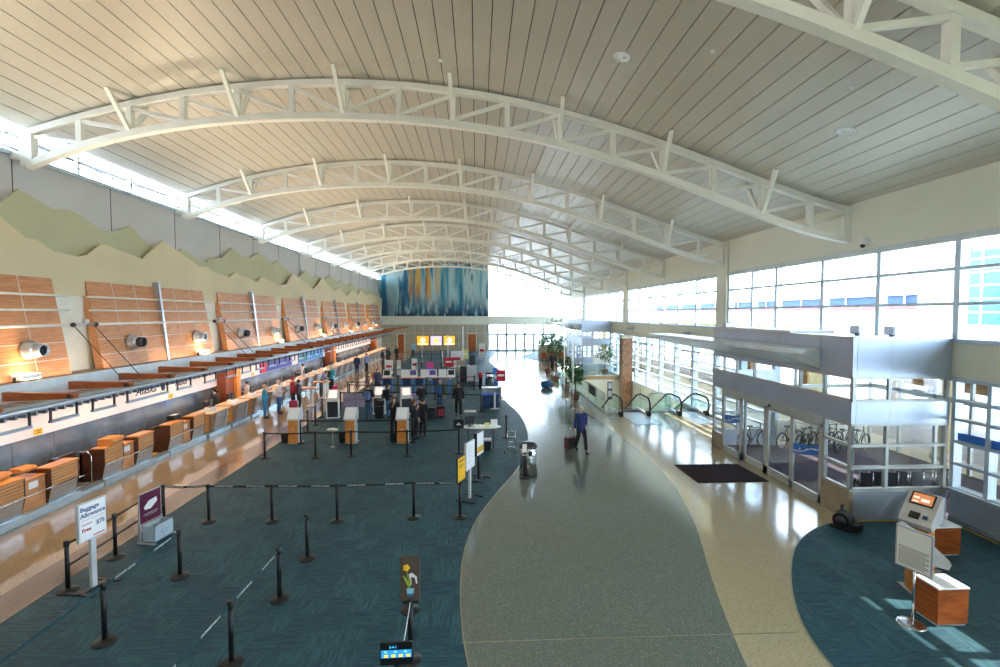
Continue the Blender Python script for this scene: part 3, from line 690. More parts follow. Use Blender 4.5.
# airline signs on the fascia further along
def sign_board(name, y0, y1, z0, z1, m_, label, txt=None, cx=None, size=.4, m2=None, part=None):
    t = thing(name, label, 'sign', (-12.78, y0, z0)); MB().box(0, 0, 0, .07, y1-y0, z1-z0).build('board', m_, t)
    if txt: text_part(txt, size, (.075, (y1-y0)*.5, (z1-z0)*.5), t, PAPER, rot=(PI/2, 0, PI/2))
    if part: MB().box(.07, part[0], .02, .08, part[1], z1-z0-.02).build('colour_block', m2, t)
    return t
SWB = mat('sign_violet_blue', '#3c3f96', .4)
sign_board('airline_sign', 28.3, 33.0, 1.80, 3.0, SWB, 'long violet-blue airline sign with a red block on the counter fascia', part=(0, .75), m2=RED)
sign_board('airline_sign', 34.3, 39.6, 1.80, 3.0, mat('sign_sky_blue', '#2c7cc4', .4), 'long sky-blue airline sign further along the counter fascia', part=(.3, 1.6), m2=mat('sign_teal', '#2c6a80'))
t = sign_board('airline_sign', 48, 50.6, 2.1, 2.8, mat('sign_white', '#eceef0', .4), 'white airline sign with dark letters near the far end of the fascia', 'UNITED', size=.6)
# wood portals between counter groups
for k, (y, w, h) in enumerate([(24.5, .9, 3.0), (41.0, .9, 3.0), (58.0, .9, 3.0)]):
    t = thing('wood_portal', 'honey-coloured wooden portal column between counter groups, %s from the viewer' % ORD[k], 'column', (-12.38, y, 0), 0, 'wooden portal columns')
    MB().box(-.38, 0, 0, .18, w*.45, h, b=.01).build('side_panel', WOODK, t); MB().box(-.38, -w*.9, 0, .05, -.02, h, b=.01).build('rear_panel', WOODD, t)
    MB().box(.05, -w*.85, .9, .09, -.1, 1.35).build('black_screen', BLACK, t); MB().box(.05, -w*.85, .62, .1, -.1, .86).build('yellow_label', YEL, t)

# ------------------------------------------------------------------ counters
KICK = mat('pale_blue_kick', '#b9cdd8', .25, .5); LAM = wood_mat('slatted_front', '#bd7f4a', '#dfa870', .4, stretch=(1, 1, 26), scale=1.6)
def scale_kick(b, L_): b.box(.02, 0, 0, .32, L_, .22, b=.015)
def counter_a(y, L_, label):
    """counter with slatted upper front, steel lower front, recessed middle"""
    t = thing('check_in_counter', label, 'counter', (-11.72, y, 0), 0, 'slatted check-in counters')
    c = [0, L_*.36, L_*.64, L_]
    b = MB(); b.box(-.45, 0, 0, -.38, L_, 1.05).box(-.45, 0, 0, -.1, .04, 1.0).box(-.45, L_-.04, 0, -.1, L_, 1.0); b.build('carcass', BROWN, t)
    for k, (a, e) in enumerate(((c[0], c[1]), (c[2], c[3]))):
        d = MB(); d.prism([(.0, .70), (.27, .66), (.27, 1.14), (.0, 1.14)], a+.02, e-.02, 'y'); d.build('slatted_front', LAM, t)
        d = MB(); d.prism([(-.05, .20), (.19, .20), (.22, .42), (.27, .66), (.0, .68)], a+.03, e-.03, 'y'); d.build('steel_front', STEEL, t)
        MB().box(-.10, a, 1.14, .30, e, 1.18, b=.01).build('worktop', WOODK, t)
        for q in range(5): pass
        d = MB(); [d.box(.271, a+.02, .72+.085*q, .273, e-.02, .73+.085*q) for q in range(5)]; d.build('slat_line', BROWN, t)
        for e2 in (a, e-.03): MB().prism([(-.1, .2), (.17, .2), (.28, .66), (.28, 1.14), (-.1, 1.14)], e2, e2+.03, 'y').build('end_cheek', BROWN, t)
    MB().box(-.40, c[1], .22, .14, c[2], 1.02).build('middle_front', WOODW, t)
    MB().box(.145, (c[1]+c[2])/2-.13, .76, .155, (c[1]+c[2])/2+.13, .94).build('notice', PAPER, t)
    MB().box(-.40, c[1], 1.02, .17, c[2], 1.04).build('middle_top', WOODK, t)
    MB().tube([(.30, 0, .66), (.30, L_, .66)], .018, 6).build('rail', CHROME, t)
    d = MB(); scale_kick(d, L_); d.build('kick_plate', KICK, t)
    return t
ca = [(10.0, 1.42, 'check-in counter end cut off by the left edge of the picture'), (11.45, 2.53, 'slatted check-in counter nearest the viewer with a white notice in its middle'),
      (14.9, 2.25, 'slatted check-in counter with a cardboard box on top, behind the open gap'), (18.0, 2.3, 'slatted check-in counter, last before the curved steel desks')]
for a in ca: counter_a(*a)
# low scale platform running in the gaps
for k, (a, c) in enumerate(((13.98, 14.9), (17.15, 18.0))):
    t = thing('bag_scale', 'low steel baggage scale in the gap between counters, %s' % ['nearest the viewer', 'with a yellow strip'][k], 'scale', (-11.8, a, 0), 0, 'baggage scales')
    MB().box(-.5, .02, 0, .36, c-a-.02, .14, b=.02).build('plate', KICK, t); MB().box(-.45, .06, .14, -.05, c-a-.06, .16).build('pad', YEL if k else STEEL, t)
t = thing('brown_gate', 'dark brown cabinet gate with steel tubes in the counter gap', 'gate', (-12.0, 14.02, 0))
MB().box(-.3, 0, .1, -.2, .75, 1.12).box(-.3, 0, .1, .3, .05, 1.1).build('panel', BROWN, t)
MB().tube([(.3, .05, .16), (.3, .05, 1.0), (.2, .06, 1.12), (-.2, .06, 1.12)], .018, 6).tube([(.3, .72, .16), (.3, .72, 1.0), (.2, .72, 1.12), (-.2, .72, 1.12)], .018, 6).tube([(.3, .05, .5), (.3, .72, .5)], .015, 6).build('steel_tube', CHROME, t)
def counter_b(label):
    t = thing('steel_desk', label, 'counter', (0, 0, 0), 0, 'curved steel check-in desks')
    MB().prism([(-.1, .16), (.16, .16), (.20, .45), (.29, .8), (.32, 1.02), (-.1, 1.02)], .62, 1.42, 'y').build('steel_front', STEEL, t)
    MB().box(-.4, .02, .2, .02, .62, .98).build('wood_front', WOODK, t); MB().box(-.42, .0, 0, -.38, 1.55, 1.02).build('back_panel', BROWN, t)
    MB().prism([(-.4, .1), (.22, .1), (.34, .8), (.34, 1.04), (-.4, 1.04)], 1.44, 1.50, 'y').build('end_cheek', LGREY, t)
    MB().box(-.45, -.02, 1.02, .42, 1.55, 1.07, b=.012).build('worktop', mat('warm_worktop', '#d9b99a', .4), t)
    MB().box(0, 0, 0, .34, 1.72, .18, b=.015).build('kick_plate', KICK, t)
    return t
db0 = counter_b('')
yb = [20.5+1.9*k for k in range(21)]
for k, y in enumerate(yb):
    o = db0 if k == 0 else dup(db0)
    o.location = (-11.72, y, 0); o['label'] = 'curved steel-fronted check-in desk, %s from the slatted counters' % ORD[k]
# clutter on the counters
def carton(x, y, z, sx, sy, sz, rz, label, m_=None):
    t = thing('cardboard_box', label, 'box', (x, y, z), rz); mm = m_ or mat('cardboard', '#b5793f', .8)
    MB().box(-sx/2, -sy/2, 0, sx/2, sy/2, sz).build('body', mm, t)
    MB().bar((sx/2, 0, sz), (sx/2+.06, 0, sz*.55), sy, .008).build('flap', mm, t)
carton(-11.9, 12.1, 1.18, .3, .45, .16, .15, 'flat orange cardboard box on the counter nearest the viewer')
carton(-11.9, 12.8, 1.18, .28, .4, .12, -.1, 'small cardboard box beside the flat one on the nearest counter')
carton(-11.62, 15.4, 1.18, .4, .55, .22, .1, 'cardboard box with an open flap hanging over the counter front')
def printer(x, y, z, label, m_):
    t = thing('counter_printer', label, 'printer', (x, y, z), random.uniform(-.3, .3), 'counter printers'); MB().box(-.16, -.2, 0, .16, .2, .18, b=.03).build('body', m_, t)
    MB().box(-.04, -.13, .18, .1, .13, .2).build('paper_slot', DGREY if m_ is not BLACK else LGREY, t)
def monitor(x, y, z, rz, label, m_=None, grp='counter monitors', on=True):
    t = thing('monitor', label, 'monitor', (x, y, z), rz, grp)
    MB().box(-.11, -.09, 0, .11, .09, .015).box(-.02, -.01, .015, .02, .02, .15).build('stand', DGREY, t)
    MB().box(-.21, -.02, .12, .21, .02, .42, b=.01).build('casing', m_ or BLACK, t)
    MB().box(-.19, -.024, .14, .19, -.02, .40).build('screen', SCREEN if on else BLACK, t)
for k in range(12):
    y = 21.0+1.9*k
    printer(-11.62, y, 1.07, 'pale ticket printer on the %s curved steel desk from the slatted counters' % ORD[k], WHITEP if k % 3 else LGREY)
    monitor(-11.92, y+.62, 1.07, -PI/2+.2, 'black monitor facing the agent on the %s curved steel desk from the slatted counters' % ORD[k])
printer(-11.85, 18.9, 1.18, 'dark printer on the last slatted counter', BLACK)
# tall round-edged tables at the counters (white post tables)
for k, (x, y) in enumerate(((-9.55, 27.6), (-9.6, 30.0))):
    t = thing('standing_table', 'wood-topped standing table on a white post beside the queue, %s' % ['nearer one', 'farther one'][k], 'table', (x, y, 0), 0, 'standing tables')
    MB().box(-.7, -.35, 1.02, .3, .35, 1.07, b=.015).build('tabletop', WOODK, t); MB().box(-.07, -.07, .02, .07, .07, 1.02, b=.01).build('post', WHITEP, t); MB().box(-.25, -.25, 0, .25, .25, .03, b=.008).build('base', LGREY, t)
# ================================================================== RIGHT SIDE
SILVER = mat('satin_aluminium', '#b4b9be', .4, .4)
def decal(b, x, y0, y1, z0, z1):
    """flowing swoosh as thin slab in the plane x"""
    n = 14; top = []; bot = []
    for i in range(n+1):
        u = i/n; y = y0+(y1-y0)*u; zc_ = z0+(z1-z0)*(1-u)
        top.append((y, zc_+.14-.03*math.sin(u*5))); bot.append((y, zc_-.14-.03*math.sin(u*4)))
    b.prism(top+bot[::-1], x-.004, x, 'x')
def swoosh_line(b, x, y0, y1, z0, z1):
    n = 14; P = []
    for i in range(n+1):
        u = i/n; P.append((x-.006, y0+(y1-y0)*u, z0+(z1-z0)*(1-u)-.03+.045*math.sin(u*6.3)))
    b.tube(P, .016, 5)
def vestibule(Y0, label):
    t = thing('entrance_vestibule', label, 'vestibule', (9.5, Y0, 0)); L_, Wd = 7.05, 2.62
    X2 = 6.6   # outer side
    # fascia boxes
    def fascia(z0, z1, nm):
        for a, c in ((0, 1.15), (1.15, 2.95), (2.95, 5.2), (5.2, 6.15), (6.15, L_)): MB().box(0, a+.006, z0, .12, c-.006, z1).build(nm, ALU, t)
        for a, c in ((0.12, 1.02), (1.02, Wd)): MB().box(a+.004, 0, z0, c-.004, .12, z1).build(nm, ALU, t)
    fascia(3.70, 4.68, 'upper_fascia_panel'); fascia(2.50, 3.06, 'lower_fascia_panel')
    MB().box(0, L_-.12, 0, Wd, L_, .6).box(.01, L_-.11, 2.5, Wd, L_-.01, 3.06).box(.01, L_-.11, 3.7, Wd, L_-.01, 4.68).build('far_fascia_panel', ALU, t)
    MB().box(.02, .02, 4.52, X2, L_-.02, 4.66).build('roof', LGREY, t)
    MB().box(-.03, -.03, 4.66, Wd, 0.03, 4.72).box(-.03, 0.03, 4.66, .03, L_, 4.72).build('coping', SILVER, t)
    # base panels
    MB().box(0, .0, 0, .12, .98, .76).build('stone_base_panel', mat('taupe_panel', '#9c8f7c', .35, .2), t)
    MB().box(.12, 0, 0, Wd, .12, .76).build('steel_base_panel', ALU, t)
    MB().box(0, L_-.75, 0, .12, L_, .62).build('stone_base_panel', MATS['taupe_panel'], t)
    # transom
    b = MB(); g = MB()
    for y in (0.03, 1.0, 2.0, 4.3, 5.4, L_-.75, L_-.03): b.box(.02, y-.035, 3.06, .1, y+.035, 3.7)
    for x in (.06, 1.02, Wd-.05): b.box(x-.035, .02, 3.06, x+.035, .1, 3.7)
    for z in (3.09, 3.67): b.box(.015, .015, z-.03, .105, L_, z+.03).box(.015, .015, z-.03, Wd, .105, z+.03)
    b.build('transom_frame', FRAMEW, t); g.box(.055, .06, 3.06, .067, L_, 3.7).box(.06, .055, 3.06, Wd, .067, 3.7); g.build('transom_glass', GLASS, t)
    # end glazing (faces viewer) and sidelights
    b = MB(); g = MB()
    for x in (.06, 1.0, Wd-.05): b.box(x-.04, .02, .76, x+.04, .12, 2.5)
    for z in (.79, 1.36, 1.93, 2.47): b.box(.02, .01, z-.035, Wd, .12, z+.035)
    b.build('end_window_frame', FRAMEW, t); g.box(.06, .06, .76, Wd, .072, 2.5).build('end_window_glass', GLASS, t)
    for a, c in ((0.02, .98), (L_-.78, L_-.02)):
        b = MB(); b.box(.01, a, .62, .11, a+.07, 2.5).box(.01, c-.07, .62, .11, c, 2.5)
        for z in (.79, 1.36, 1.93, 2.47): b.box(.01, a, z-.035, .11, c, z+.035)
        b.build('sidelight_frame', FRAMEW, t); MB().box(.055, a, .7, .067, c, 2.5).build('sidelight_glass', GLASS, t)
    # far end glazing
    b = MB()
    for x in (.06, 1.0, Wd-.05): b.box(x-.04, L_-.12, .6, x+.04, L_-.02, 2.5)
    for z in (.62, 1.36, 1.93, 2.47): b.box(.02, L_-.12, z-.035, Wd, L_-.02, z+.035)
    b.build('far_window_frame', FRAMEW, t); MB().box(.06, L_-.07, .6, Wd, L_-.06, 2.5).build('far_window_glass', GLASS, t)
    # doors
    MB().box(0, .98, 2.28, .14, L_-.78, 2.5).build('door_header', FRAMEW, t)
    MB().lathe([(.05, 0), (.05, .04)], 12, c=(-.03, 3.35, 2.33), axis='x').build('door_sensor', BLACK, t)
    ys = [.98+(L_-.78-.98)*k/4 for k in range(5)]
    for k in range(4):
        a, c = ys[k]+.015, ys[k+1]-.015; x = .0 if k in (0, 3) else .07
        b = MB(); b.box(x, a, .02, x+.06, a+.11, 2.28).box(x, c-.11, .02, x+.06, c, 2.28).box(x, a, .02, x+.06, c, .26).box(x, a, 2.16, x+.06, c, 2.28)
        d = b.build('door_leaf', FRAMEW, t); MB().box(x+.025, a+.1, .25, x+.035, c-.1, 2.17).build('door_glass', GLASSD, d)
        if k in (0, 3):
            q = MB(); decal(q, x+.02, a+.11, c-.11, 1.25, 1.52); q.build('blue_decal', BLUE, d); q = MB(); swoosh_line(q, x+.02, a+.11, c-.11, 1.25, 1.52)
            for i_ in range(3): q.ball((x+.014, a+.3+.3*i_, 1.46-.07*i_), (.004, .04, .03), 8)
            q.build('decal_line', PAPER, d)
    # light shelf wing: tapered wedge cantilevered over the doors
    b = MB(); Lw = 11.6
    secs = [(1.15, -.45, .50), (1.65, -.95, .46), (4.5, -1.05, .40), (8.0, -1.05, .30), (Lw, -.95, .12)]
    vs = []; 
    for y, xo, hh in secs: vs += [(-.005, y, 3.76+(.55-hh)*.3), (xo, y, 4.20+(.5-hh)*.2), (xo, y, 4.34), (-.005, y, 4.36)]
    fs = [(0,1,2,3), tuple(range(len(vs)-1, len(vs)-5, -1))]
    for i in range(len(secs)-1):
        for k in range(4): fs.append((i*4+k, i*4+(k+1) % 4, (i+1)*4+(k+1) % 4, (i+1)*4+k))
    b.add(vs, fs); b.build('light_shelf', mat('pale_shelf', '#dde6ee', .4, .2), t)
    MB().box(-.03, 2.4, 4.72, 1.4, 6.9, 4.80, b=.02).build('roof_cap', LGREY, t)
    # outer part
    b = MB()
    for y in (.1, 1.5, 3.0, 4.2, 5.6, L_-.1): b.box(X2-.1, y-.05, 0, X2, y+.05, 4.5)
    b.box(X2-.1, .1, 2.3, X2, L_-.1, 2.5); b.build('outer_door_frame', FRAMEW, t)
    MB().box(2.66, L_-.1, 0, X2, L_, 1.0).build('outer_side_wall', CREAM, t)
    b = MB(); [b.box(x-.05, L_-.12, 1.0, x+.05, L_-.02, 4.5) for x in (3.4, 4.6, 5.8)]; b.box(2.66, L_-.12, 2.3, X2, L_-.02, 2.45); b.build('outer_side_frame', FRAMEW, t)
    struct(MB().box(9.6, Y0+.1, -.3, 16.1, Y0+L_, .012).build('floor_vestibule', mat('vestibule_mat', '#5a5058', .95, var=.15, scale=14, stretch=(1, 10, 1), spec=.1)))
    return t
v1 = vestibule(11.45, 'glazed entrance vestibule with blue-grey metal fascia and four sliding door leaves, at the right')
v2 = vestibule(42.35, 'distant entrance vestibule with blue-grey fascia beyond the escalators')
v3 = None
# cameras / sensors on wall
def wall_cam(x, y, z, label):
    t = thing('security_camera', label, 'camera', (x, y, z), 0, 'security cameras')
    MB().box(-.06, -.05, -.02, .16, .05, .03).build('bracket', LGREY, t); MB().box(-.42, -.10, -.16, .0, .10, .02, b=.03).build('housing', ALU, t)
wall_cam(12.1, 26.3, 4.25, 'grey boxy projector camera on the cream band over the nearest escalator windows')
wall_cam(12.1, 36.0, 4.25, 'grey boxy projector camera on the cream band beside the bronze column')
wall_cam(9.85, 17.6, 4.95, 'small grey camera on the far end of the vestibule roof')
t = thing('dome_camera', 'small black dome camera hanging below the first complete truss end', 'camera', (12.05, 14.2, 7.45))
MB().box(-.12, -.06, .0, .1, .06, .22).build('mount', WHITEP, t); MB().ball((-.08, 0, -.03), .07).build('dome', BLACK, t)
for k, y in enumerate((12.9, 12.1)):
    t = thing('roof_projector', 'grey floodlight housing standing on the vestibule roof, %s' % ['left', 'right'][k], 'lamp', (11.3+.35*k, y+.6, 4.66), .4, 'vestibule roof projectors')
    MB().box(-.18, -.14, .05, .18, .14, .30, b=.04).build('housing', ALU, t); MB().box(-.05, -.05, 0, .05, .05, .06).build('foot', DGREY, t)
# trash: bronze column
t = thing('bronze_column', 'tall bronze mosaic-clad column standing in the escalator opening', 'column', (11.68, 36.5, -5.5))
MB().box(-.40, -.40, 0, .40, .40, 8.9, b=.04).build('shaft', BRONZE, t); MB().box(-.42, -.42, 8.9, .42, .42, 9.15).build('capital', CREAM, t)

# ---- escalators
def escalator(x0, label):
    t = thing('escalator', label, 'escalator', (x0, 24.3, 0)); Wd = 1.45; R_ = .42; slope = .577; Ld = 8.8
    for side, x in (('left', 0.0), ('right', Wd)):
        # balustrade outline in y-z: newel end near the viewer then down away from it
        pts = []
        for i in range(9): pts.append((-.15-R_*math.cos(i*PI/8-PI/2), .52+R_*math.sin(i*PI/8-PI/2)))
        top = pts+[(.9, .94), (1.5, .78), (1.5+Ld, .78-Ld*slope)]
        low = [(1.5+Ld, .05-Ld*slope), (1.5, .05), (.9, .14)]
        MB().prism(top+low, x-.012, x+.012, 'x').build('glass_panel', GLASSG, t)
        MB().tube([(x, p[0], p[1]) for p in top], .045, 8).build('handrail', RUBBER, t)
        MB().prism([(-.3, -.02), (-.3, .1), (.9, .16), (1.5, .08), (1.5+Ld, .08-Ld*slope), (1.5+Ld, -.5-Ld*slope), (1.5, -.5)], x-.10, x+.10, 'x').build('skirt', STEEL, t)
        MB().box(x-.09, -.5, 0, x+.09, -.1, .22, b=.03).build('newel_base', RUBBER, t)
    MB().box(.1, -2.3, .002, Wd-.1, .7, .022).build('landing_plate', STEEL, t)
    MB().box(.12, .5, .02, Wd-.12, .75, .035).build('comb', BLACK, t)
    b = MB(); y, z = .75, 0
    for k in range(22):
        b.box(.12, y, z-.6, Wd-.12, y+.42, z+.0); y += .40; z -= .2309 if k > 1 else .06
    b.build('steps', DGREY, t)
    MB().ball((Wd-.14, .1, .18), .035).ball((.14, .1, .18), .035).build('warning_light', LEDO, t)
    return t
escalator(7.45, 'left descending escalator with glass sides and black handrails')
escalator(10.55, 'right descending escalator beside the tall windows')
# glass guard rails round the opening
def guard(p, q, label, n=None):
    p, q = Vector(p), Vector(q); Ln = (q-p).length; d = (q-p)/Ln; ang = math.atan2(d.y, d.x)
    t = thing('glass_guard_rail', label, 'railing', p, ang, 'glass guard rails')
    MB().box(0, -.008, .08, Ln, .008, .98).build('glass_panel', GLASSG, t); MB().tube([(0, 0, 1.03), (Ln, 0, 1.03)], .03, 8).build('top_rail', SILVER, t)
    n = n or max(1, round(Ln/1.9))
    for k in range(n+1): MB().box(Ln*k/n-.02, -.025, 0, Ln*k/n+.02, .025, 1.02).build('post', SILVER, t)
    MB().box(0, -.04, 0, Ln, .04, .08).build('shoe', SILVER, t)
guard((6.86, 25.0, 0), (6.86, 39.8, 0), 'long glass guard rail along the left edge of the escalator opening')
guard((6.86, 39.9, 0), (12.0, 39.9, 0), 'glass guard rail across the far end of the escalator opening')
guard((9.25, 24.8, 0), (10.4, 24.8, 0), 'short glass guard rail between the two escalators')
t = thing('escalator_notice', 'grey panel with four pictograms on the glass rail left of the escalator', 'sign', (6.94, 28.0, .42), PI/2)
MB().box(-1.0, -.015, 0, 1.0, .015, .62).build('panel', DGREY, t)
for k in range(4): MB().box(-.85+.45*k, -.022, .12, -.5+.45*k, -.015, .5).build('pictogram', LGREY, t)
t = thing('directory_sign', 'narrow grey sign blade on a post in front of the left escalator', 'sign', (6.75, 23.6, 0), .25)
MB().lathe([(.2, 0), (.2, .02), (.03, .04)], 16).build('base', SILVER, t); MB().tube([(0, 0, .03), (0, 0, 1.1)], .02, 8).build('post', SILVER, t)
MB().box(-.13, -.02, .95, .13, .02, 1.85).build('blade', DGREY, t); MB().box(-.1, -.025, 1.5, .1, -.02, 1.8).box(-.1, -.025, 1.1, .1, -.02, 1.4).build('print', LGREY, t)
# tall slim posts and planters
for k, (x, y) in enumerate(((5.0, 26.8), (5.35, 26.0), (6.3, 31.0))):
    t = thing('slim_post', 'tall thin white post by the potted trees, %s' % ['left one', 'middle one', 'right one'][k], 'post', (x, y, 0), 0, 'slim posts')
    MB().lathe([(.12, 0), (.12, .02), (.03, .03)], 14).build('base', SILVER, t); MB().tube([(0, 0, .02), (0, 0, 3.6)], .028, 8).build('shaft', WHITEP, t)
def tree(x, y, H, R_, label, pot=True, m_=GREEN1, n=420, z0=0., nm='potted_tree', flat_=1., rng=None):
    rd = random.Random(int(x*100+y*10)); t = thing(nm, label, 'tree' if pot else 'plant', (x, y, z0))
    if pot:
        MB().lathe([(.18, 0), (.24, .05), (.30, .42), (.33, .45), (.30, .48), (.27, .44)], 18).build('pot', TERRA, t); MB().lathe([(.27, .42), (.2, .45)], 14).build('soil', SOIL, t)
        b = MB(); b.tube([(0, 0, .4), (.03, 0, H*.45), (-.02, .02, H*.68)], [.035, .028, .018], 7)
    else: b = MB(); b.tube([(0, 0, 0), (.02, 0, H*.5)], [.03, .015], 6)
    for k in range(6):
        a = k*1.05; b.tube([(0, 0, H*.5), (R_*.5*math.cos(a), R_*.5*math.sin(a), H*.72)], [.014, .006], 5)
    b.build('trunk', BROWN, t); b = MB()
    for k in range(n):
        u = Vector((rd.gauss(0, 1), rd.gauss(0, 1), rd.gauss(0, 1))).normalized()*R_*rd.uniform(.45, 1.0)
        c = Vector((0, 0, H-R_*.95*flat_))+Vector((u.x, u.y, u.z*flat_)); d = Vector((rd.gauss(0, 1), rd.gauss(0, 1), rd.gauss(-.4, .6))).normalized(); s = rd.uniform(.13, .24); w = d.cross(Vector((0, 0, 1))).normalized()*s*.38
        b.add([c, c+d*s*.5+w, c+d*s, c+d*s*.5-w, c+d*s*.5+Vector((0, 0, .012))], [(0, 1, 4), (1, 2, 4), (2, 3, 4), (3, 0, 4)])
    b.build('foliage', m_, t, fix=False)
tree(6.05, 28.7, 2.15, .62, 'round potted ficus tree in front of the glass guard rail, nearest of the row', n=600)
tree(6.15, 32.3, 2.4, .6, 'slim potted tree beyond the nearest round one along the guard rail', n=380)
tree(6.2, 36.8, 3.3, .7, 'tall potted tree third along the guard rail', n=380)
tree(6.3, 41.5, 3.6, .8, 'tall dark potted tree behind the end of the guard rail', n=380)
tree(11.15, 40.6, 2.8, .85, 'broad-leaved plant leaning over the far glass rail beside the bronze column', n=420)
# far island with planter
t = thing('planter_island', 'long beige planter counter with brown chairs before it, far down the hall', 'planter', (7.2, 54.0, 0))
MB().box(0, 0, 0, 3.2, 1.6, 1.5, b=.05).build('box', TANEND, t); MB().box(-.1, -.1, 1.5, 3.3, 1.7, 1.6).build('rim', CREAM, t); MB().box(.1, .1, 1.6, 3.1, 1.5, 1.63).build('soil', SOIL, t)
for k in range(5): tree(7.5+.65*k, 54.8+.2*(k % 2), .9+.35*(k % 3), .5, 'leafy shrub in the far beige planter, %s from the left' % ORD[k], pot=False, m_=GREEN2 if k < 3 else GREEN1, n=240, z0=1.62, nm='planter_shrub')
tree(9.3, 57.5, 4.8, 1.0, 'tall leafy tree behind the far planter island', n=420)
def chair(x, y, rz, label, m_, grp):
    t = thing('armchair', label, 'chair', (x, y, 0), rz, grp); MB().box(-.28, -.28, .3, .28, .28, .46, b=.04).build('seat', m_, t); MB().box(-.28, .2, .42, .28, .3, .9, b=.03).build('backrest', m_, t)
    for sx in (-1, 1): MB().box(sx*.28-.03, -.26, .2, sx*.28+.03, .28, .62).build('armrest', m_, t)
    for sx in (-.24, .24):
        for sy in (-.22, .22): MB().box(sx-.02, sy-.02, 0, sx+.02, sy+.02, .3).build('leg', DGREY, t)
for k in range(3): chair(7.6+1.0*k, 53.2, 0, 'orange-brown wooden armchair in front of the far planter, %s from the left' % ORD[k], WOODC, 'far armchairs')

# ---- near right: kiosks, cabinets, sign, fan
def cabinet(x, y, w, d, h, label):
    t = thing('storage_cabinet', label, 'cabinet', (x, y, 0), 0, 'wooden cabinets')
    MB().box(0, 0, .05, w, d, h-.03).build('body', WOODC, t); MB().box(-.012, -.012, h-.03, w+.012, d+.012, h, b=.008).build('white_top', WHITEP, t)
    MB().box(.02, .02, 0, w-.02, d-.02, .05).build('plinth', LGREY, t); dd = MB().box(-.012, .02, .07, 0, d-.02, h-.05).build('door', WOODC, t); MB().ball((-.02, .1, h*.55), .012).build('knob', CHROME, dd)
cabinet(7.76, 7.40, .54, .42, .68, 'low orange wooden cabinet with white top, nearest, right of the white sign')
cabinet(9.98, 9.63, .58, .6, .66, 'low orange wooden cabinet with white top behind the self-service kiosk')
def kiosk(x, y, rz, label, h=1.05, screen=None):
    t = thing('check_in_kiosk', label, 'kiosk', (x, y, 0), rz, 'wood pedestal kiosks')
    MB().box(-.17, -.16, .02, .17, .16, h, b=.01).build('pedestal', WOODK, t); MB().box(-.28, -.2, 0, .28, .22, .02).build('foot_plate', SILVER, t)
    MB().prism([(-.34, h-.02), (-.30, h-.12), (.22, h-.02), (.26, h+.48), (.16, h+.52), (-.30, h+.06)], -.27, .27, 'x').build('head', mat('kiosk_silver', '#c2c2be', .35, .2), t)
    o = MB().prism([(-.08, h+.300), (-.085, h+.307), (.115, h+.51), (.12, h+.503)], -.2, .2, 'x').build('screen_bezel', BLACK, t)
    MB().prism([(-.06, h+.322), (-.067, h+.330), (.095, h+.496), (.1, h+.49)], -.17, .17, 'x').build('screen', screen or SCREENO, o)
    MB().prism([(-.305, h+.065), (-.31, h+.08), (-.21, h+.18), (-.2, h+.17)], -.12, .05, 'x').build('card_slot', BLACK, t)
    MB().prism([(-.28, h+.09), (-.285, h+.1), (-.23, h+.155), (-.22, h+.145)], .10, .18, 'x').build('keypad', NAVY, t)
    return t
k1 = kiosk(9.22, 9.2, -1.12, 'silver self-service kiosk with an orange screen on a wooden pedestal at lower right')
kiosk(8.42, 8.4, 1.3, 'second pedestal kiosk turned away, its white back towards the viewer, between the cabinets', h=.72)
t = thing('information_sign', 'white framed notice board with small lines of text on a chrome stand at lower right', 'sign', (7.41, 7.51, 0), math.radians(-72))
MB().lathe([(.21, 0), (.21, .012), (.19, .022), (.03, .035)], 24).build('base', CHROME, t); MB().tube([(0, .03, .03), (0, .03, 1.15)], .02, 10).build('pole', CHROME, t)
MB().box(-.27, -.015, .93, .27, .015, 1.64).build('frame', SILVER, t); MB().box(-.245, -.019, .955, .245, -.015, 1.615).build('notice', PAPER, t)
INK = mat('printing_ink', '#40403c', .7)
for k in range(12): MB().box(-.22, -.021, 1.0+.027*k, .22-.05*((k*7) % 3 == 0), -.019, 1.008+.027*k).build('text_line', INK, t)
t = thing('air_mover', 'small black floor fan standing on the teal carpet by the vestibule corner', 'fan', (9.05, 11.05, 0), .5)
b = MB(); b.prism([(.19*math.cos(a)*1.0, .22+.19*math.sin(a)) for a in [i*PI/9 for i in range(18)]], -.15, .15, 'x'); b.build('scroll_housing', BLACK, t)
MB().box(-.14, -.36, .04, .14, -.12, .20).build('outlet', BLACK, t); MB().lathe([(.12, -.17), (.12, .17), (.03, .17)], 16, c=(0, 0, .22), axis='x').build('motor', DGREY, t)
for s in (-1, 1): MB().box(s*.17-.015, -.22, 0, s*.17+.015, .2, .06).build('foot', BLACK, t)
MB().tube([(-.12, .12, .40), (-.12, .02, .48), (.12, .02, .48), (.12, .12, .40)], .015, 6).build('handle', BLACK, t); MB().box(.2, .1, .05, .28, .16, .5).build('cord_wrap', DGREY, t)
cp = [(9.3, 11.3), (9.9, 11.4), (10.8, 11.33), (11.7, 11.38), (12.0, 11.1), (11.95, 10.2), (12.02, 9), (11.95, 7), (12, 4)]
tag(MB().tube([(x, y, .02) for x, y in smooth(cp)], .012, 6).build('extension_cord', YEL), 'thin yellow extension cord along the foot of the right wall', 'cord')
# blue decal on the lower right window
t = thing('window_decal', 'blue swoosh sticker with a white line on the window at the right edge', 'sticker', (12.2, 10.35, 2.0))
b = MB(); decal(b, 0, -.9, .95, .12, .25); b.build('blue_film', BLUE, t); b = MB(); swoosh_line(b, 0, -.9, .95, .05, .2); b.build('white_line', PAPER, t)

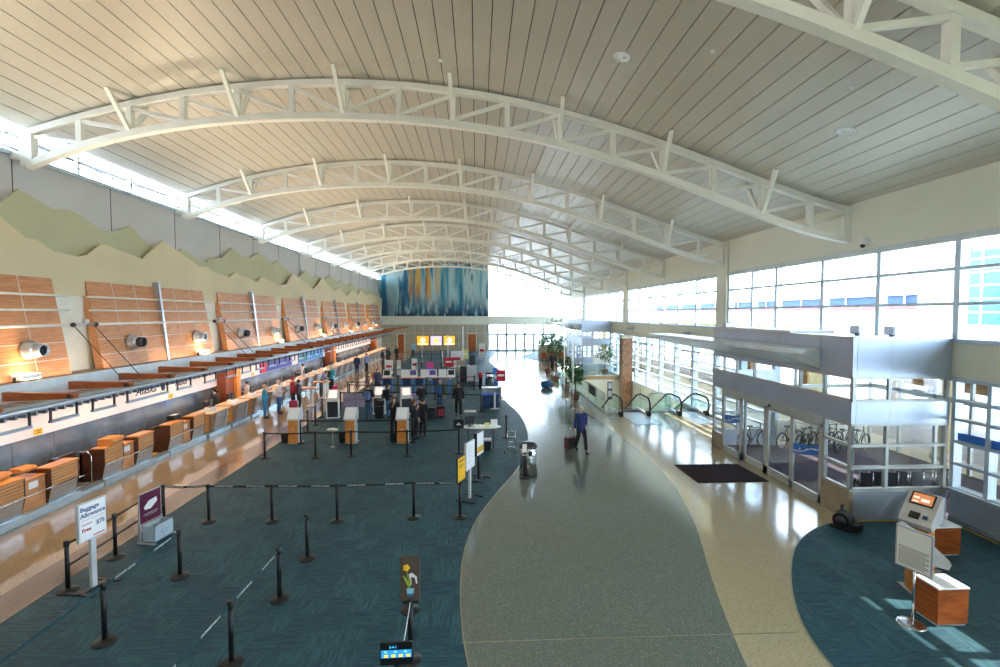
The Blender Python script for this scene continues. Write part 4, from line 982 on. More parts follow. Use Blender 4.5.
# ---- bicycles and wheelchairs seen through the vestibule
def ringw(b, c, r, tr, n=22, ax='y', mi=0):
    P = [(c[0]+r*math.cos(2*PI*k/n), c[1], c[2]+r*math.sin(2*PI*k/n)) for k in range(n)]
    P.append(P[0]); b.tube(P, tr, 6, mi=mi, cap=False)
def bicycle(label):
    t = thing('bicycle', label, 'bicycle', (0, 0, 0), 0, 'parked bicycles')
    for x in (-.5, .5):
        b = MB(); ringw(b, (x, 0, .33), .31, .032)
        w = b.build('wheel', RUBBER, t); b = MB()
        for k in range(10): a = k*PI/5; b.tube([(x, 0, .33), (x+.31*math.cos(a), 0, .33+.31*math.sin(a))], .003, 4)
        b.build('spokes', CHROME, w)
    b = MB(); bb = (-.08, 0, .3); st = (-.2, 0, .8); hd = (.34, 0, .82)
    for p, q in ((bb, st), (st, hd), (bb, hd), (bb, (-.5, 0, .33)), (st, (-.5, 0, .33)), (hd, (.5, 0, .33)), (hd, (.31, 0, .98))): b.tube([p, q], .018, 6)
    b.build('frame', DGREY, t); MB().box(-.33, -.06, .86, -.08, .06, .91, b=.02).tube([(-.2, 0, .8), (-.21, 0, .87)], .014, 6).build('saddle', BLACK, t)
    MB().tube([(.33, -.28, 1.0), (.33, 0, .98), (.33, .28, 1.0)], .014, 6).build('handlebar', BLACK, t); MB().lathe([(.09, -.01), (.09, .01)], 14, c=(-.08, .05, .3), axis='y').build('chainring', DGREY, t)
    return t
bk = bicycle(''); wh = ['alone behind the second door leaf', 'first of the dense row behind the third door leaf', 'second of the dense row', 'third of the dense row', 'fourth of the dense row', 'fifth of the dense row', 'sixth of the dense row', 'last of the dense row, seen through the sidelight']
for k, (x, y, r) in enumerate([(10.9, 17.95, .25), (12.35, 17.9, .4), (12.8, 17.6, .5), (13.15, 17.7, .45), (13.5, 17.5, .55), (13.8, 17.6, .4), (14.1, 17.3, .5), (14.6, 17.2, .45)]):
    o = bk if k == 0 else dup(bk)
    o.location = (x, y, .012); o.rotation_euler = (0, 0, r); o['label'] = 'black bicycle parked inside the vestibule, '+wh[k]
for j_, (u_, v_, w_, h_) in enumerate(((-.15, .40, .10, .03), (-.02, .36, .14, .05), (-.15, .34, .1, .02))): MB().prism([(-.06+.155*(v_-.322)/.168*1.0, 1.05+v_), (-.068+.155*(v_-.322)/.168, 1.058+v_), (-.068+.155*(v_+h_-.322)/.168, 1.058+v_+h_), (-.06+.155*(v_+h_-.322)/.168, 1.05+v_+h_)], u_, u_+w_, 'x').build('screen_window', SCREENP, k1)
def wheelchair(x, y, rz, label):
    t = thing('wheelchair', label, 'wheelchair', (x, y, .012), rz, 'folded wheelchairs')
    for s in (-.16, .16):
        b = MB(); P = [(.27*math.cos(2*PI*k/18), s, .28+.27*math.sin(2*PI*k/18)) for k in range(19)]; b.tube(P, .016, 6, cap=False); b.build('wheel', RUBBER, t)
        MB().tube([(-.22, s, .85), (-.2, s, .45), (.3, s, .45), (.36, s, .1)], .014, 6).build('side_frame', CHROME, t)
    MB().box(-.2, -.13, .42, .24, .13, .48).build('seat', BLACK, t); MB().box(-.24, -.13, .48, -.2, .13, .84).build('backrest', BLACK, t)
for k in range(7): wheelchair(11.0+.36*k, 12.75+.1*(k % 2), 1.1+.05*k, 'folded black wheelchair in the nested row inside the vestibule, %s from the left' % ORD[k])
# ------------------------------------------------------------------ OUTSIDE
struct(MB().box(XR+.36, YB-10, -.4, 60, 120, -.12).build('ground_outside', ASPH))
struct(MB().box(XL-20, YE+.7, -.4, 60, 140, -.02).build('ground_outside_end', ASPH))
struct(MB().box(12.55, -14, -.12, 17.6, 90, -.0).build('ground_kerb', CONC))
t = thing('road_canopy', 'pale concrete canopy deck over the kerb outside the windows', 'canopy', (0, 0, 0))
MB().box(16.6, -10, 4.35, 27, 90, 4.62).build('deck', mat('sand_concrete', '#d9c9a2', .85), t); MB().box(12.9, -10, 4.25, 16.5, 11.0, 4.45).build('added_near_shade', MATS['sand_concrete'], t); MB().box(16.5, -10, 4.05, 16.75, 90, 4.62).box(26.8, -10, 3.9, 27.05, 90, 4.62).build('edge_beam', MATS['sand_concrete'], t)  # near slab added to keep sun out of the lower windows
for k in range(13):
    y = 3+6.6*k; t = thing('concrete_column', 'round pale concrete column outside along the kerb, %s from the viewer' % ORD[k], 'column', (17.0, y, 0), 0, 'kerbside columns')
    MB().lathe([(.3, 0), (.3, 4.05)], 16).build('shaft', MATS['sand_concrete'], t); MB().lathe([(.42, 0), (.42, .25), (.3, .3)], 16).build('foot', CONC, t)
t = thing('concrete_ramp', 'tan concrete ramp wall with a pale railing across the kerb road', 'ramp', (21, 8, 0)); RAMP = mat('ramp_tan', '#a88450', .85)
MB().box(0, 0, 2.3, .4, 30, 3.15).build('wall', RAMP, t); MB().box(-1.2, 0, 2.1, 2.5, 30, 2.3).build('slab', RAMP, t)
for z in (3.4, 3.65, 3.9): MB().tube([(.2, 0, z), (.2, 30, z)], .03, 6).build('rail', WHITEP, t)
for k in range(11): MB().box(.17, 3*k-.03, 3.1, .23, 3*k+.03, 3.92).build('rail_post', WHITEP, t)
for k in range(5): MB().box(.2, 2+6.4*k, -.12, .7, 2.5+6.4*k, 2.1).build('pier', RAMP, t)
# garage
t = thing('parking_garage', 'long white parking garage with a blue-shaded open deck across the road', 'building', (45, 0, 0))
MB().box(0, 46, -.1, 14, 118, 5.7).build('lower_wall', CONC, t); MB().box(.0, 46, 5.7, .4, 118, 6.4).build('pink_parapet', GARPINK, t)
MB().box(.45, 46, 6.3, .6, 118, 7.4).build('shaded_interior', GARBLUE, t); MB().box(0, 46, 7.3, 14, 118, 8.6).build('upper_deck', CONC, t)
MB().box(-.2, 42.6, -.1, 6, 46, 12).build('stair_tower', CONC, t)
for k in range(8):
    y = 48+8*k; MB().box(.3, y, 6.4, .44, y+.15, 7.3).build('deck_column', CONC, t)
    pass
t = thing('glass_office_block', 'light blue glass curtain-wall building at the far right', 'building', (45, 0, 0))
BLG = mat('curtain_wall_blue', '#2c7ca4', .15, .2, var=.15, scale=.4); MB().box(0, 18, -.1, 12, 42.2, 11.5).build('glass_facade', BLG, t)
b = MB()
for k in range(11): b.box(-.08, 18+2.2*k, 0, 0, 18.15+2.2*k, 11.5)
for k in range(10): b.box(-.08, 18, .6+1.2*k, 0, 42.2, .72+1.2*k)
b.build('grid', WHITEP, t); MB().box(-.3, 17.8, 11.5, 12.2, 42.4, 12.1).build('parapet', CONC, t)
for k, y in enumerate((31.0, 44.0, 52.0, 58.0, 66.0)):
    t = thing('parked_car', 'car standing across the road outside, %s from the viewer' % ORD[k], 'car', (31+(k % 2)*4, y, -.12), PI/2+.05*k, 'parked cars'); mc = [mat('car_silver', '#b8bcc0', .3), WHITEP, mat('car_grey', '#7a828c', .3)][k % 3]
    MB().prism([(-2.2, .25), (2.2, .25), (2.25, .75), (1.4, .9), (.7, 1.4), (-1.1, 1.42), (-1.9, .95), (-2.25, .85)], -.88, .88, 'y').build('body', mc, t)
    MB().prism([(-1.75, .95), (-1.05, 1.35), (.65, 1.33), (1.25, .95)], -.89, .89, 'y').build('windows', BLACK, t)
    for sx in (-1.35, 1.35):
        for sy in (-.8, .8): MB().lathe([(.32, -.1), (.32, .1)], 16, c=(sx, sy, .32), axis='y').build('wheel', RUBBER, t)
t = thing('blue_street_sign', 'blue sign on a post outside the escalator windows, nearer one', 'sign', (19.5, 37, -.12)); MB().tube([(0, 0, 0), (0, 0, 2.6)], .04, 8).build('post', DGREY, t); MB().box(-.05, -.5, 2.4, .05, .5, 3.3).build('panel', BLUE, t)
t = thing('blue_street_sign', 'blue sign on a post outside the escalator windows, farther one', 'sign', (19.5, 41.5, -.12)); MB().tube([(0, 0, 0), (0, 0, 2.6)], .04, 8).build('post', DGREY, t); MB().box(-.05, -.6, 2.4, .05, .6, 3.4).build('panel', BLUE, t)
for k, (x, y, s) in enumerate(((19, 12.2, 1), (20.5, 13.2, 1))):
    t = thing('red_barrier', 'red and white barrier block outside beyond the vestibule, %s' % ['left', 'right'][k], 'barrier', (x, y, -.12), .3, 'red barriers')
    MB().box(-.5, -.12, .5, .5, .12, .8).build('board', RED, t); MB().box(-.45, -.15, 0, -.38, .15, .5).box(.38, -.15, 0, .45, .15, .5).build('legs', WHITEP, t)
# ================================================================== STANCHIONS AND BELTS
PB = mat('stanchion_black', '#17191d', .42, .2)
BELT = mat('belt_webbing', '#15181c', .7); BELTB = mat('belt_blue', '#1d5a86', .6); BELTR = mat('belt_red', '#9a2438', .6); BELTT = mat('belt_teal', '#16404a', .6)
INKW = mat('belt_white_print', '#dfe3e4', .6)
def stanchion0():
    t = thing('belt_stanchion', '', 'stanchion', (0, 0, 0), 0, 'black belt stanchions')
    MB().lathe([(.175, 0), (.175, .012), (.15, .028), (.05, .045), (.035, .06)], 22).build('base', PB, t)
    MB().tube([(0, 0, .03), (0, 0, .90)], .039, 10).build('pole', PB, t)
    MB().lathe([(.044, .86), (.048, .87), (.048, .965), (.04, .975)], 14).build('belt_head', BLACK, t)
    return t
st0 = stanchion0(); first = [True]; allst = {}
def stanchion(x, y, label, key=None):
    o = st0 if first[0] else dup(st0); first[0] = False
    o.location = (x, y, .007); o['label'] = label; allst[key or label] = (o, x, y); return o
BQ = []
def belt(*a, **k): BQ.append((a, k))
def make_belt(k1, k2, m_=None, txt=True, z=.92, sag=.02, n=2):
    o, x, y = allst[k1] if isinstance(k1, str) else (None,)+tuple(k1); _, u, v = allst[k2] if isinstance(k2, str) else (None,)+tuple(k2)
    dx, dy = u-x, v-y; Ln = math.hypot(dx, dy); d = Vector((dx, dy, 0))/Ln
    b = MB(); N_ = 5; P = [Vector((0, 0, z))+d*(Ln*i/N_)-Vector((0, 0, sag*4*(i/N_)*(1-i/N_))) for i in range(N_+1)]
    for p, q in zip(P, P[1:]): b.bar(p, q, .004, .05)
    bo = b.build('belt', m_ or BELT, o)
    if txt:
        dirn = d if dx >= 0 else -d; ang = math.atan2(dirn.y, dirn.x)
        for i in range(n):
            u_ = (i+.5)/n; c = Vector((0, 0, z-.5*sag))+d*(Ln*u_); off = Vector((dirn.y, -dirn.x, 0))*.0045
            text_part('SOUTHWEST AIRLINES', .045, c+off, bo, INKW, rot=(PI/2, 0, ang), bold=.0006, ext=.0008)
    return bo
# front row across the carpet
R1 = [(-7.95, 12.18), (-6.84, 12.18), (-5.23, 12.1), (-3.58, 12.05), (-1.65, 12.15), (-.45, 12.1)]
for k, (x, y) in enumerate(R1): stanchion(x, y, 'black belt stanchion, %s from the left in the near row running straight across the carpet' % ORD[k], 'r1%d' % k)
for k in range(5): belt('r1%d' % k, 'r1%d' % (k+1), sag=.015)
stanchion(-7.83, 9.22, 'black stanchion joined by two rails, left of the baggage allowance sign', 'l0'); stanchion(-7.86, 10.45, 'black stanchion joined by two rails, right of the baggage allowance sign', 'l1')
stanchion(-6.02, 7.72, 'black belt stanchion at lower left, nearest in the left diagonal line', 'a1'); stanchion(-5.99, 9.61, 'black belt stanchion behind the nearest one in the left diagonal line', 'a2')
stanchion(-6.02, 5.6, 'black belt stanchion below the picture edge, left diagonal line', 'a0')
belt('a1', 'a0', BELTT, sag=.02, n=2); belt('a1', 'a2', BELTT, sag=.02, n=2); 
stanchion(-3.72, 7.12, 'black belt stanchion at the bottom edge, nearest in the middle diagonal line', 'b1'); stanchion(-3.67, 8.74, 'black belt stanchion, middle one of the middle diagonal line', 'b2'); stanchion(-3.68, 10.2, 'black belt stanchion, farthest of the middle diagonal line', 'b3')
stanchion(-3.8, 5.2, 'black belt stanchion below the picture edge, middle diagonal line', 'b0')
belt('b1', 'b0', BELTT); belt('b2', 'b1', BELTT); belt('b3', 'b2', BELTT)
stanchion(-1.2, 8.3, 'black belt stanchion behind the plant picture card', 'c1'); stanchion(-1.02, 7.06, 'black belt stanchion carrying the plant picture card', 'c2'); stanchion(-.97, 5.75, 'black belt stanchion carrying the small screen at the bottom edge', 'c3')
belt('c2', 'c3', INKW, txt=False); belt('c1', 'c2', BELT, txt=False)
# row in front of and behind the wooden kiosks
for k, (x, y) in enumerate([(-7.8, 17.55), (-5.97, 17.55), (-4.7, 17.65), (-2.62, 17.6), (-.7, 17.8)]): stanchion(x, y, 'black belt stanchion, %s from the left in the row just before the three wooden kiosks' % ORD[k], 'd%d' % k)
for k in range(4): belt('d%d' % k, 'd%d' % (k+1), txt=False, sag=.03)
for k, (x, y) in enumerate([(-7.24, 19.55), (-2.66, 19.5)]): stanchion(x, y, 'black belt stanchion beside the %s of the three wooden kiosks' % ['left', 'right'][k], 'e%d' % k)
belt('e0', 'e1', txt=False, sag=.03)
for k, (x, y) in enumerate([(-7.6, 21.4), (-7.72, 22.75), (-7.95, 24.5)]): stanchion(x, y, 'black stanchion with a blue belt beside the white-post tables, %s from the viewer' % ORD[k], 'f%d' % k)
belt('f1', 'f0', BELTB, txt=False); belt('f2', 'f1', BELTB, txt=False)
for k, (x, y) in enumerate([(-7.6, 26.5), (-5.2, 26.6), (-4.0, 26.6), (.21, 25.4)]): stanchion(x, y, 'black belt stanchion, %s from the left in the row holding the lilac banners' % ORD[k], 'g%d' % k)
belt('g0', 'g1', txt=False); belt('g2', 'g3', txt=False, sag=.04); belt('g1', 'g2', txt=False)
for k, (x, y) in enumerate([(-7.9, 29.5), (-5.6, 29.4), (-2.6, 29.2), (1.1, 28.6)]): stanchion(x, y, 'black belt stanchion, %s from the left in the row before the monitor tables' % ORD[k], 'h%d' % k)
for k in range(3): belt('h%d' % k, 'h%d' % (k+1), txt=False, sag=.04)
far = [(-7.6, 33.5), (-5.6, 33.5), (-3.6, 33.4), (-1.4, 33.2), (-.2, 33.0), (-7.3, 37.5), (-5.2, 37.5), (-3.1, 37.5), (-7.4, 42), (-5.4, 42), (-3.2, 42), (-1.2, 42), (-7.5, 47), (-5.5, 47), (-3.5, 47), (-1.4, 47), (-7.2, 52), (-5, 52), (-2.8, 52), (-.8, 52), (-6.8, 57), (-4.4, 57), (-2.0, 57)]
rows_ = [('first far', 0, 5), ('second far', 5, 8), ('third far', 8, 12), ('fourth far', 12, 16), ('fifth far', 16, 20), ('last far', 20, 23)]
for nm, a, c in rows_:
    for k in range(a, c): stanchion(far[k][0], far[k][1], 'small distant belt stanchion in the %s queue row, %s from the left' % (nm, ORD[k-a]), 'x%d' % k)
    for k in range(a, c-1): belt('x%d' % k, 'x%d' % (k+1), [BELTR, BELT, BELTR, BELTB, NAVY, NAVY][rows_.index((nm, a, c))], txt=False, sag=.05)
for k, (x, y) in enumerate([(-8.3, 30.6), (-7.0, 30.8)]): stanchion(x, y, 'black stanchion holding a barrier rail beside the counters, %s one' % ['left', 'right'][k], 'y%d' % k)
belt('y0', 'y1', txt=False)
stanchion(1.52, 14.98, 'black stanchion with a small white notice standing against the steel litter bin', 'z0')
stanchion(1.24, 20.0, 'tall thin black post beside the silver luggage cart', 'z1')
o, x, y = allst['z0']; MB().box(-.07, -.05, .75, .07, -.04, 1.12).build('notice', PAPER, o); MB().box(-.06, -.055, .78, .06, -.05, .85).build('notice_band', DGREY, o)
for a_, k_ in BQ: make_belt(*a_, **k_)
for a, c in (('l0', 'l1'), ('l1', 'r10')):
    o, x, y = allst[a]; _, u, v = allst[c]
    for z in (.9, .48): MB().tube([(0, 0, z), (u-x, v-y, z)], .02, 6).build('rail', PB, o)
# lilac banners
for k, (x0, x1) in enumerate(((-7.5, -5.4), (-4.0, -3.15))):
    t = thing('lilac_banner', 'pale lilac banner panel hung between stanchions, %s one' % ['left wider', 'right narrower'][k], 'banner', (x0, 26.7, 0), 0, 'lilac banners'); w = x1-x0
    MB().box(0, -.01, .50, w, .01, .88).box(0, -.01, .08, w, .01, .44).build('fabric', LILAC, t); MB().tube([(0, 0, .9), (w, 0, .9)], .012, 6).tube([(0, 0, .06), (w, 0, .06)], .012, 6).tube([(0, 0, 0), (0, 0, .9)], .012, 6).tube([(w, 0, 0), (w, 0, .9)], .012, 6).build('frame', DGREY, t)
    for q in range(1, 3): MB().box(w*q/3-.01, -.015, .1, w*q/3+.01, -.01, .86).build('seam', DGREY, t)

# ================================================================== SIGNS
def board_sign(name, x, y, rz, w, z0, z1, m_face, m_frame, label, post='stanchion', m_post=None, th=.03):
    t = thing(name, label, 'sign', (x, y, .007), rz)
    MB().box(-w/2, -th/2, z0, w/2, th/2, z1).build('frame', m_frame, t); MB().box(-w/2+.02, -th/2-.004, z0+.02, w/2-.02, -th/2, z1-.02).build('face', m_face, t)
    if post == 'flat': MB().box(-.05, -.03, .02, .05, .03, z0).build('post', m_post or SILVER, t); MB().box(-.3, -.05, 0, .3, .05, .03).box(-.3, -.3, 0, -.24, .3, .03).box(.24, -.3, 0, .3, .3, .03).build('feet', DGREY, t)
    if post == 'disc': MB().lathe([(.2, 0), (.2, .015), (.04, .03)], 18).build('base', m_frame if m_post is None else m_post, t); MB().tube([(0, 0, .02), (0, 0, z0+.02)], .022, 8).build('post', m_post or SILVER, t)
    return t
t = board_sign('baggage_allowance_sign', -7.42, 9.30, math.radians(80), .54, .98, 1.72, PAPER, LGREY, 'white baggage allowance sign with blue and red lettering on a flat grey post at left', 'flat', LGREY, .06)
NB = mat('navy_ink', '#20407e', .5); RI = mat('red_ink', '#c02838', .5)
text_part('Baggage', .115, (-.24, -.037, 1.60), t, NB, align='LEFT', bold=.002); text_part('Allowance', .115, (-.24, -.037, 1.48), t, NB, align='LEFT', bold=.002)
text_part('Free', .10, (-.22, -.037, 1.20), t, RI, align='LEFT', bold=.002); text_part('$75', .11, (.06, -.037, 1.26), t, NB, align='LEFT', bold=.002)
MB().box(-.22, -.038, 1.30, -.02, -.035, 1.315).box(-.22, -.038, 1.385, .22, -.035, 1.39).box(0, -.038, 1.035, .22, -.035, 1.055).build('small_print', RI, t)
t = board_sign('bag_size_sign', -7.72, 11.35, math.radians(80), .60, .42, 1.14, MAROON, SILVER, 'maroon bag size sign with a white drawing above a pale blue bag sizer box', None)
MB().prism([(-.18, .80), (-.05, .92), (.16, .94), (.18, .84), (.0, .72), (-.16, .74)], -.026, -.02, 'y').build('drawing', PAPER, t); MB().box(-.2, -.024, .62, .2, -.02, .635).box(-.16, -.024, .58, .16, -.02, .59).build('print', LGREY, t)
MB().box(-.31, -.03, 0, -.28, .03, .46).box(.28, -.03, 0, .31, .03, .46).box(-.33, -.4, 0, -.27, .06, .03).box(.27, -.4, 0, .33, .06, .03).build('legs', SILVER, t)
b = MB(); b.box(-.26, -.36, .04, .26, -.34, .40).box(-.26, -.06, .04, .26, -.04, .40).box(-.26, -.36, .04, -.24, -.04, .40).box(.24, -.36, .04, .26, -.04, .40).box(-.26, -.36, .04, .26, -.04, .06).build('sizer_box', mat('sizer_pale_blue', '#b4c6d0', .4), t)
b = MB(); ringw(b, (0, -.365, .22), .07, .006, 16); b.tube([(-.18, -.365, .22), (-.09, -.365, .22)], .006, 5).tube([(.09, -.365, .22), (.18, -.365, .22)], .006, 5).build('emblem', STEEL, t)
# three signs along the curve
RZ = math.radians(66)
t = board_sign('yellow_sign', -.42, 12.1, RZ, .46, .98, 1.62, YEL, BLACK, 'yellow notice card on the stanchion at the right end of the near row', None); MB().box(-.16, -.022, 1.50, .16, -.019, 1.53).box(-.16, -.022, 1.40, .10, -.019, 1.415).box(-.16, -.022, 1.35, .12, -.019, 1.365).build('print', INK, t)
t.location = (-.42, 12.1, 0)
t = board_sign('white_sign', -.22, 13.35, RZ, .58, .88, 1.66, PAPER, LGREY, 'white framed sign on a flat pale post behind the yellow card', 'flat', LGREY, .06)
b = MB(); [b.box(-.2, -.037, 1.54-.09*k, .2-.06*(k % 2), -.034, 1.56-.09*k) for k in range(6)]; b.build('print', LGREY, t)
t = board_sign('black_framed_sign', .05, 14.95, RZ, .54, .80, 1.54, PAPER, BLACK, 'white poster in a deep black frame, farthest of the three angled signs', 'flat', BLACK, .10)
MB().box(-.24, -.056, .9, .24, -.054, 1.08).build('poster_foot', YEL, t)
# picture card, little screen, black sign
t = thing('plant_picture_card', 'tall brown card with a yellow flower in a blue pot on a stanchion', 'sign', (-1.02, 7.06, -.03), .04)
MB().box(-.145, -.02, .98, .145, .0, 1.68, b=.008).build('card', mat('card_brown', '#57483f', .6), t); MB().box(-.12, -.03, .955, .12, .01, .985).build('clip', BLACK, t)
MB().prism([(-.055, 1.18), (.06, 1.18), (.045, 1.06), (-.04, 1.06)], -.026, -.021, 'y').build('pot', mat('pot_sky', '#8cc8e0', .5), t); MB().prism([(-.055, 1.10), (.05, 1.10), (.045, 1.06), (-.04, 1.06)], -.029, -.027, 'y').build('pot_foot', mat('pot_teal', '#2a7a98', .5), t)
b = MB(); [b.ball((-.055+.035*math.cos(a), -.025, 1.50+.035*math.sin(a)), (.024, .004, .024), 8) for a in (0, 1.25, 2.5, 3.8, 5.0)]; b.ball((-.055, -.026, 1.5), (.02, .005, .02), 8); b.build('yellow_flower', YEL, t)
MB().bar((-.05, -.024, 1.46), (-.01, -.024, 1.18), .01, .006, up=(0, 1, 0)).prism([(-.03, 1.2), (-.11, 1.38), (-.07, 1.36), (-.0, 1.22)], -.026, -.022, 'y').prism([(.0, 1.2), (.02, 1.34), (-.02, 1.34)], -.026, -.022, 'y').build('green_leaves', mat('leaf_lime', '#9cc03a', .5), t)
MB().prism([(.0, 1.22), (-.02, 1.4), (.03, 1.42), (.1, 1.36), (.11, 1.25), (.09, 1.25), (.07, 1.34), (.02, 1.36), (.02, 1.24)], -.026, -.022, 'y').build('white_leaves', PAPER, t)
t = thing('small_screen', 'small black screen with a blue menu and yellow icons at the bottom edge', 'screen', (-1.0, 5.72, 0), .03)
MB().box(-.2, -.03, .98, .2, .0, 1.27, b=.01).build('casing', BLACK, t); MB().box(-.185, -.034, 1.08, .185, -.03, 1.175).build('blue_strip', emit('menu_blue', '#2a86c0', .8), t)
text_part('3-4-1', .045, (-.04, -.036, 1.215), t, emit('menu_cyan', '#3ab0e0', 1), align='CENTER'); b = MB(); [b.box(-.15+.09*k, -.038, 1.09, -.10+.09*k, -.034, 1.12) for k in range(4)]; b.build('icons', emit('menu_yellow', '#e0c040', .9), t)
b = MB(); [b.ball((-.13+.12*k, -.036, 1.155), (.02, .004, .013), 8) for k in range(3)]; b.build('bubbles', emit('menu_pale', '#70c8e8', .8), t); MB().box(-.03, -.03, .93, .03, .01, .99).build('clamp', BLACK, t)
t = thing('black_sign', 'small black sign on the stanchion left of the oval table', 'sign', (-.7, 17.8, 0), 0)
MB().box(-.19, -.05, .98, .19, -.02, 1.32, b=.01).build('board', BLACK, t); MB().prism([(-.1, 1.1), (.1, 1.1), (.0, 1.2)], -.056, -.05, 'y').build('arrow', LGREY, t)

# ================================================================== BINS, TABLE, CARTS
t = thing('litter_bin', 'round stainless steel litter bin with dark domed top at the terrazzo edge', 'bin', (1.68, 15.3, .007))
MB().lathe([(.27, 0), (.27, .05), (.285, .06), (.285, .90), (.27, .92)], 28).build('body', CHROME, t); MB().lathe([(.275, .90), (.30, .92), (.30, .97), (.26, 1.04), (.14, 1.09), (.02, 1.10)], 28).build('dome_lid', DGREY, t)
MB().box(-.03, -.30, .70, .10, -.27, .86).build('opening', BLACK, t); MB().lathe([(.288, .0), (.29, .04)], 28).build('foot_ring', BLACK, t)
t = thing('litter_bin', 'stainless steel litter bin in front of the blue banner, farther down the hall', 'bin', (.9, 33.0, .007))
MB().lathe([(.32, 0), (.32, 1.1), (.30, 1.15)], 22).build('body', CHROME, t); MB().lathe([(.325, 1.1), (.3, 1.18), (.1, 1.22)], 22).build('dome_lid', BLACK, t); MB().box(-.12, -.34, .8, .12, -.31, .95).build('opening', BLACK, t)
t = thing('oval_table', 'white oval folding table with plants and papers on it', 'table', (.18, 18.3, .007))
MB().lathe([(.5, .87), (.52, .88), (.52, .9), (.5, .905)], 32).build('tabletop', WHITEP, t).scale = (1.45, .62, 1)
for x in (-.52, .45): MB().tube([(x, 0, .02), (x, 0, .88)], .025, 8).build('leg', DGREY, t); MB().box(x-.03, -.22, 0, x+.03, .22, .025).build('foot', DGREY, t)
monitor(-.30, 18.3, .91, .5, 'black open laptop-sized screen on the white oval table', on=False, grp=None)
for k, (x, m_) in enumerate(((-.1, GREEN2), (.08, GREEN1))):
    t = thing('small_plant', 'tiny potted plant on the oval table, %s one' % ['left', 'right'][k], 'plant', (x, 18.25, .91), 0, 'table plants'); MB().lathe([(.04, 0), (.055, .09)], 12).build('pot', WHITEP, t)
    b = MB(); [b.add([(0, 0, .08), (.06*math.cos(a), .06*math.sin(a), .2), (.02*math.cos(a+.5), .02*math.sin(a+.5), .14)], [(0, 1, 2)]) for a in [i*.52 for i in range(12)]]; b.build('leaves', m_, t, fix=False)
o = MB().box(-.09, -.06, 0, .09, .06, .16, b=.01).build('yellow_box', mat('pale_yellow', '#e4dc8c', .6)); o.location = (.38, 18.2, .91); tag(o, 'pale yellow box on the oval table', 'box')
o = MB().prism([(-.02, 0), (.05, 0), (.0, .28)], -.13, .13, 'x').build('paper_stand', PAPER); o.location = (.66, 18.3, .91); tag(o, 'upright white paper stand at the right end of the oval table', 'sign')
t = thing('waste_basket', 'black rectangular waste basket with pale liner under the oval table', 'bin', (.40, 18.25, .007)); MB().prism([(-.11, 0), (.11, 0), (.14, .42), (-.14, .42)], -.14, .14, 'y').build('body', BLACK, t); MB().box(-.145, -.145, .36, .145, .145, .43).build('liner', LGREY, t)
t = thing('luggage_cart', 'silver folding luggage cart standing on the carpet near the litter bin', 'cart', (1.35, 18.1, .007), .15)
b = MB(); b.tube([(-.16, .1, .1), (-.16, .14, .75)], .012, 6).tube([(.16, .1, .1), (.16, .14, .75)], .012, 6)
for z in (.3, .5, .72): b.tube([(-.16, .12, z), (.16, .12, z)], .01, 6)
b.build('frame', CHROME, t); MB().tube([(-.35, -.3, .06), (-.16, .1, .1), (.16, .1, .1), (.1, -.35, .06)], .014, 6).tube([(-.35, -.3, .06), (-.25, -.34, .06)], .014, 6).build('base_fork', CHROME, t)
for x, y in ((-.36, -.3), (.1, -.35), (.17, .12), (-.17, .12)): MB().lathe([(.04, -.015), (.04, .015)], 12, c=(x, y, .04), axis='x').build('wheel', RUBBER, t)
for k, x in enumerate((.52, 1.0)):
    t = thing('blue_bin', 'square dark blue collection bin under the white counter, %s one' % ['left', 'right'][k], 'bin', (x, 26.9, .007), 0, 'blue bins'); MB().box(-.22, -.3, 0, .22, .3, .72, b=.03).build('body', NAVY, t); MB().box(-.235, -.31, .68, .235, .31, .74).build('rim', BLUE, t)
t = thing('white_counter', 'small white standing counter with papers behind the blue bins', 'table', (.85, 27.6, .007)); MB().box(-.6, -.25, .95, .6, .25, 1.0, b=.01).build('top', WHITEP, t); MB().box(-.55, -.2, 0, -.5, .2, .95).box(.5, -.2, 0, .55, .2, .95).box(-.5, .15, .1, .5, .18, .95).build('frame', LGREY, t)
t = thing('white_floor_sign', 'narrow white sign on a flat foot in front of the blue bins', 'sign', (.98, 26.1, .007)); MB().box(-.05, -.02, .03, .05, .02, .95).build('post', WHITEP, t); MB().box(-.25, -.15, 0, .25, .15, .03).build('foot', LGREY, t)
t = thing('floor_scale', 'flat white weighing pad lying on the carpet', 'scale', (-.35, 25.4, .007)); MB().box(-.35, -.25, 0, .3, .25, .05, b=.015).build('pad', LGREY, t); MB().box(-.3, -.2, .05, .25, .2, .055).build('mat', WHITEP, t)

# wooden pedestal kiosks (three seen from behind)
def back_kiosk(label):
    t = thing('wooden_kiosk', label, 'kiosk', (0, 0, 0), 0, 'three wooden kiosks')
    MB().box(-.19, -.18, .02, .19, .18, .98, b=.01).build('pedestal', WOODK, t); MB().box(-.22, -.2, 0, .3, .24, .02).build('foot_plate', SILVER, t)
    MB().box(.19, -.16, .05, .24, .16, 1.0).build('side_panel', LGREY, t)
    MB().prism([(-.20, .96), (-.20, 1.0), (.12, 1.42), (.20, 1.42), (.28, 1.28), (.28, .96)], -.25, .25, 'x').build('head', LGREY, t)
    MB().prism([(-.195, 1.02), (-.205, 1.03), (.095, 1.43), (.105, 1.42)], -.22, .22, 'x').build('back_plate', WHITEP, t); MB().box(-.03, -.185, .55, .03, -.18, .62).build('emblem', LGREY, t)
    return t
bk0 = back_kiosk('wooden pedestal kiosk with white sloping top, left of the three')
for k, (x, y) in enumerate(((-7.5, 19.6), (-5.2, 19.55), (-3.08, 19.45))):
    o = bk0 if k == 0 else dup(bk0); o.location = (x, y, .007); o['label'] = 'wooden pedestal kiosk with white sloping top, %s of the three' % ['left', 'middle', 'right, two agents beside it'][k]
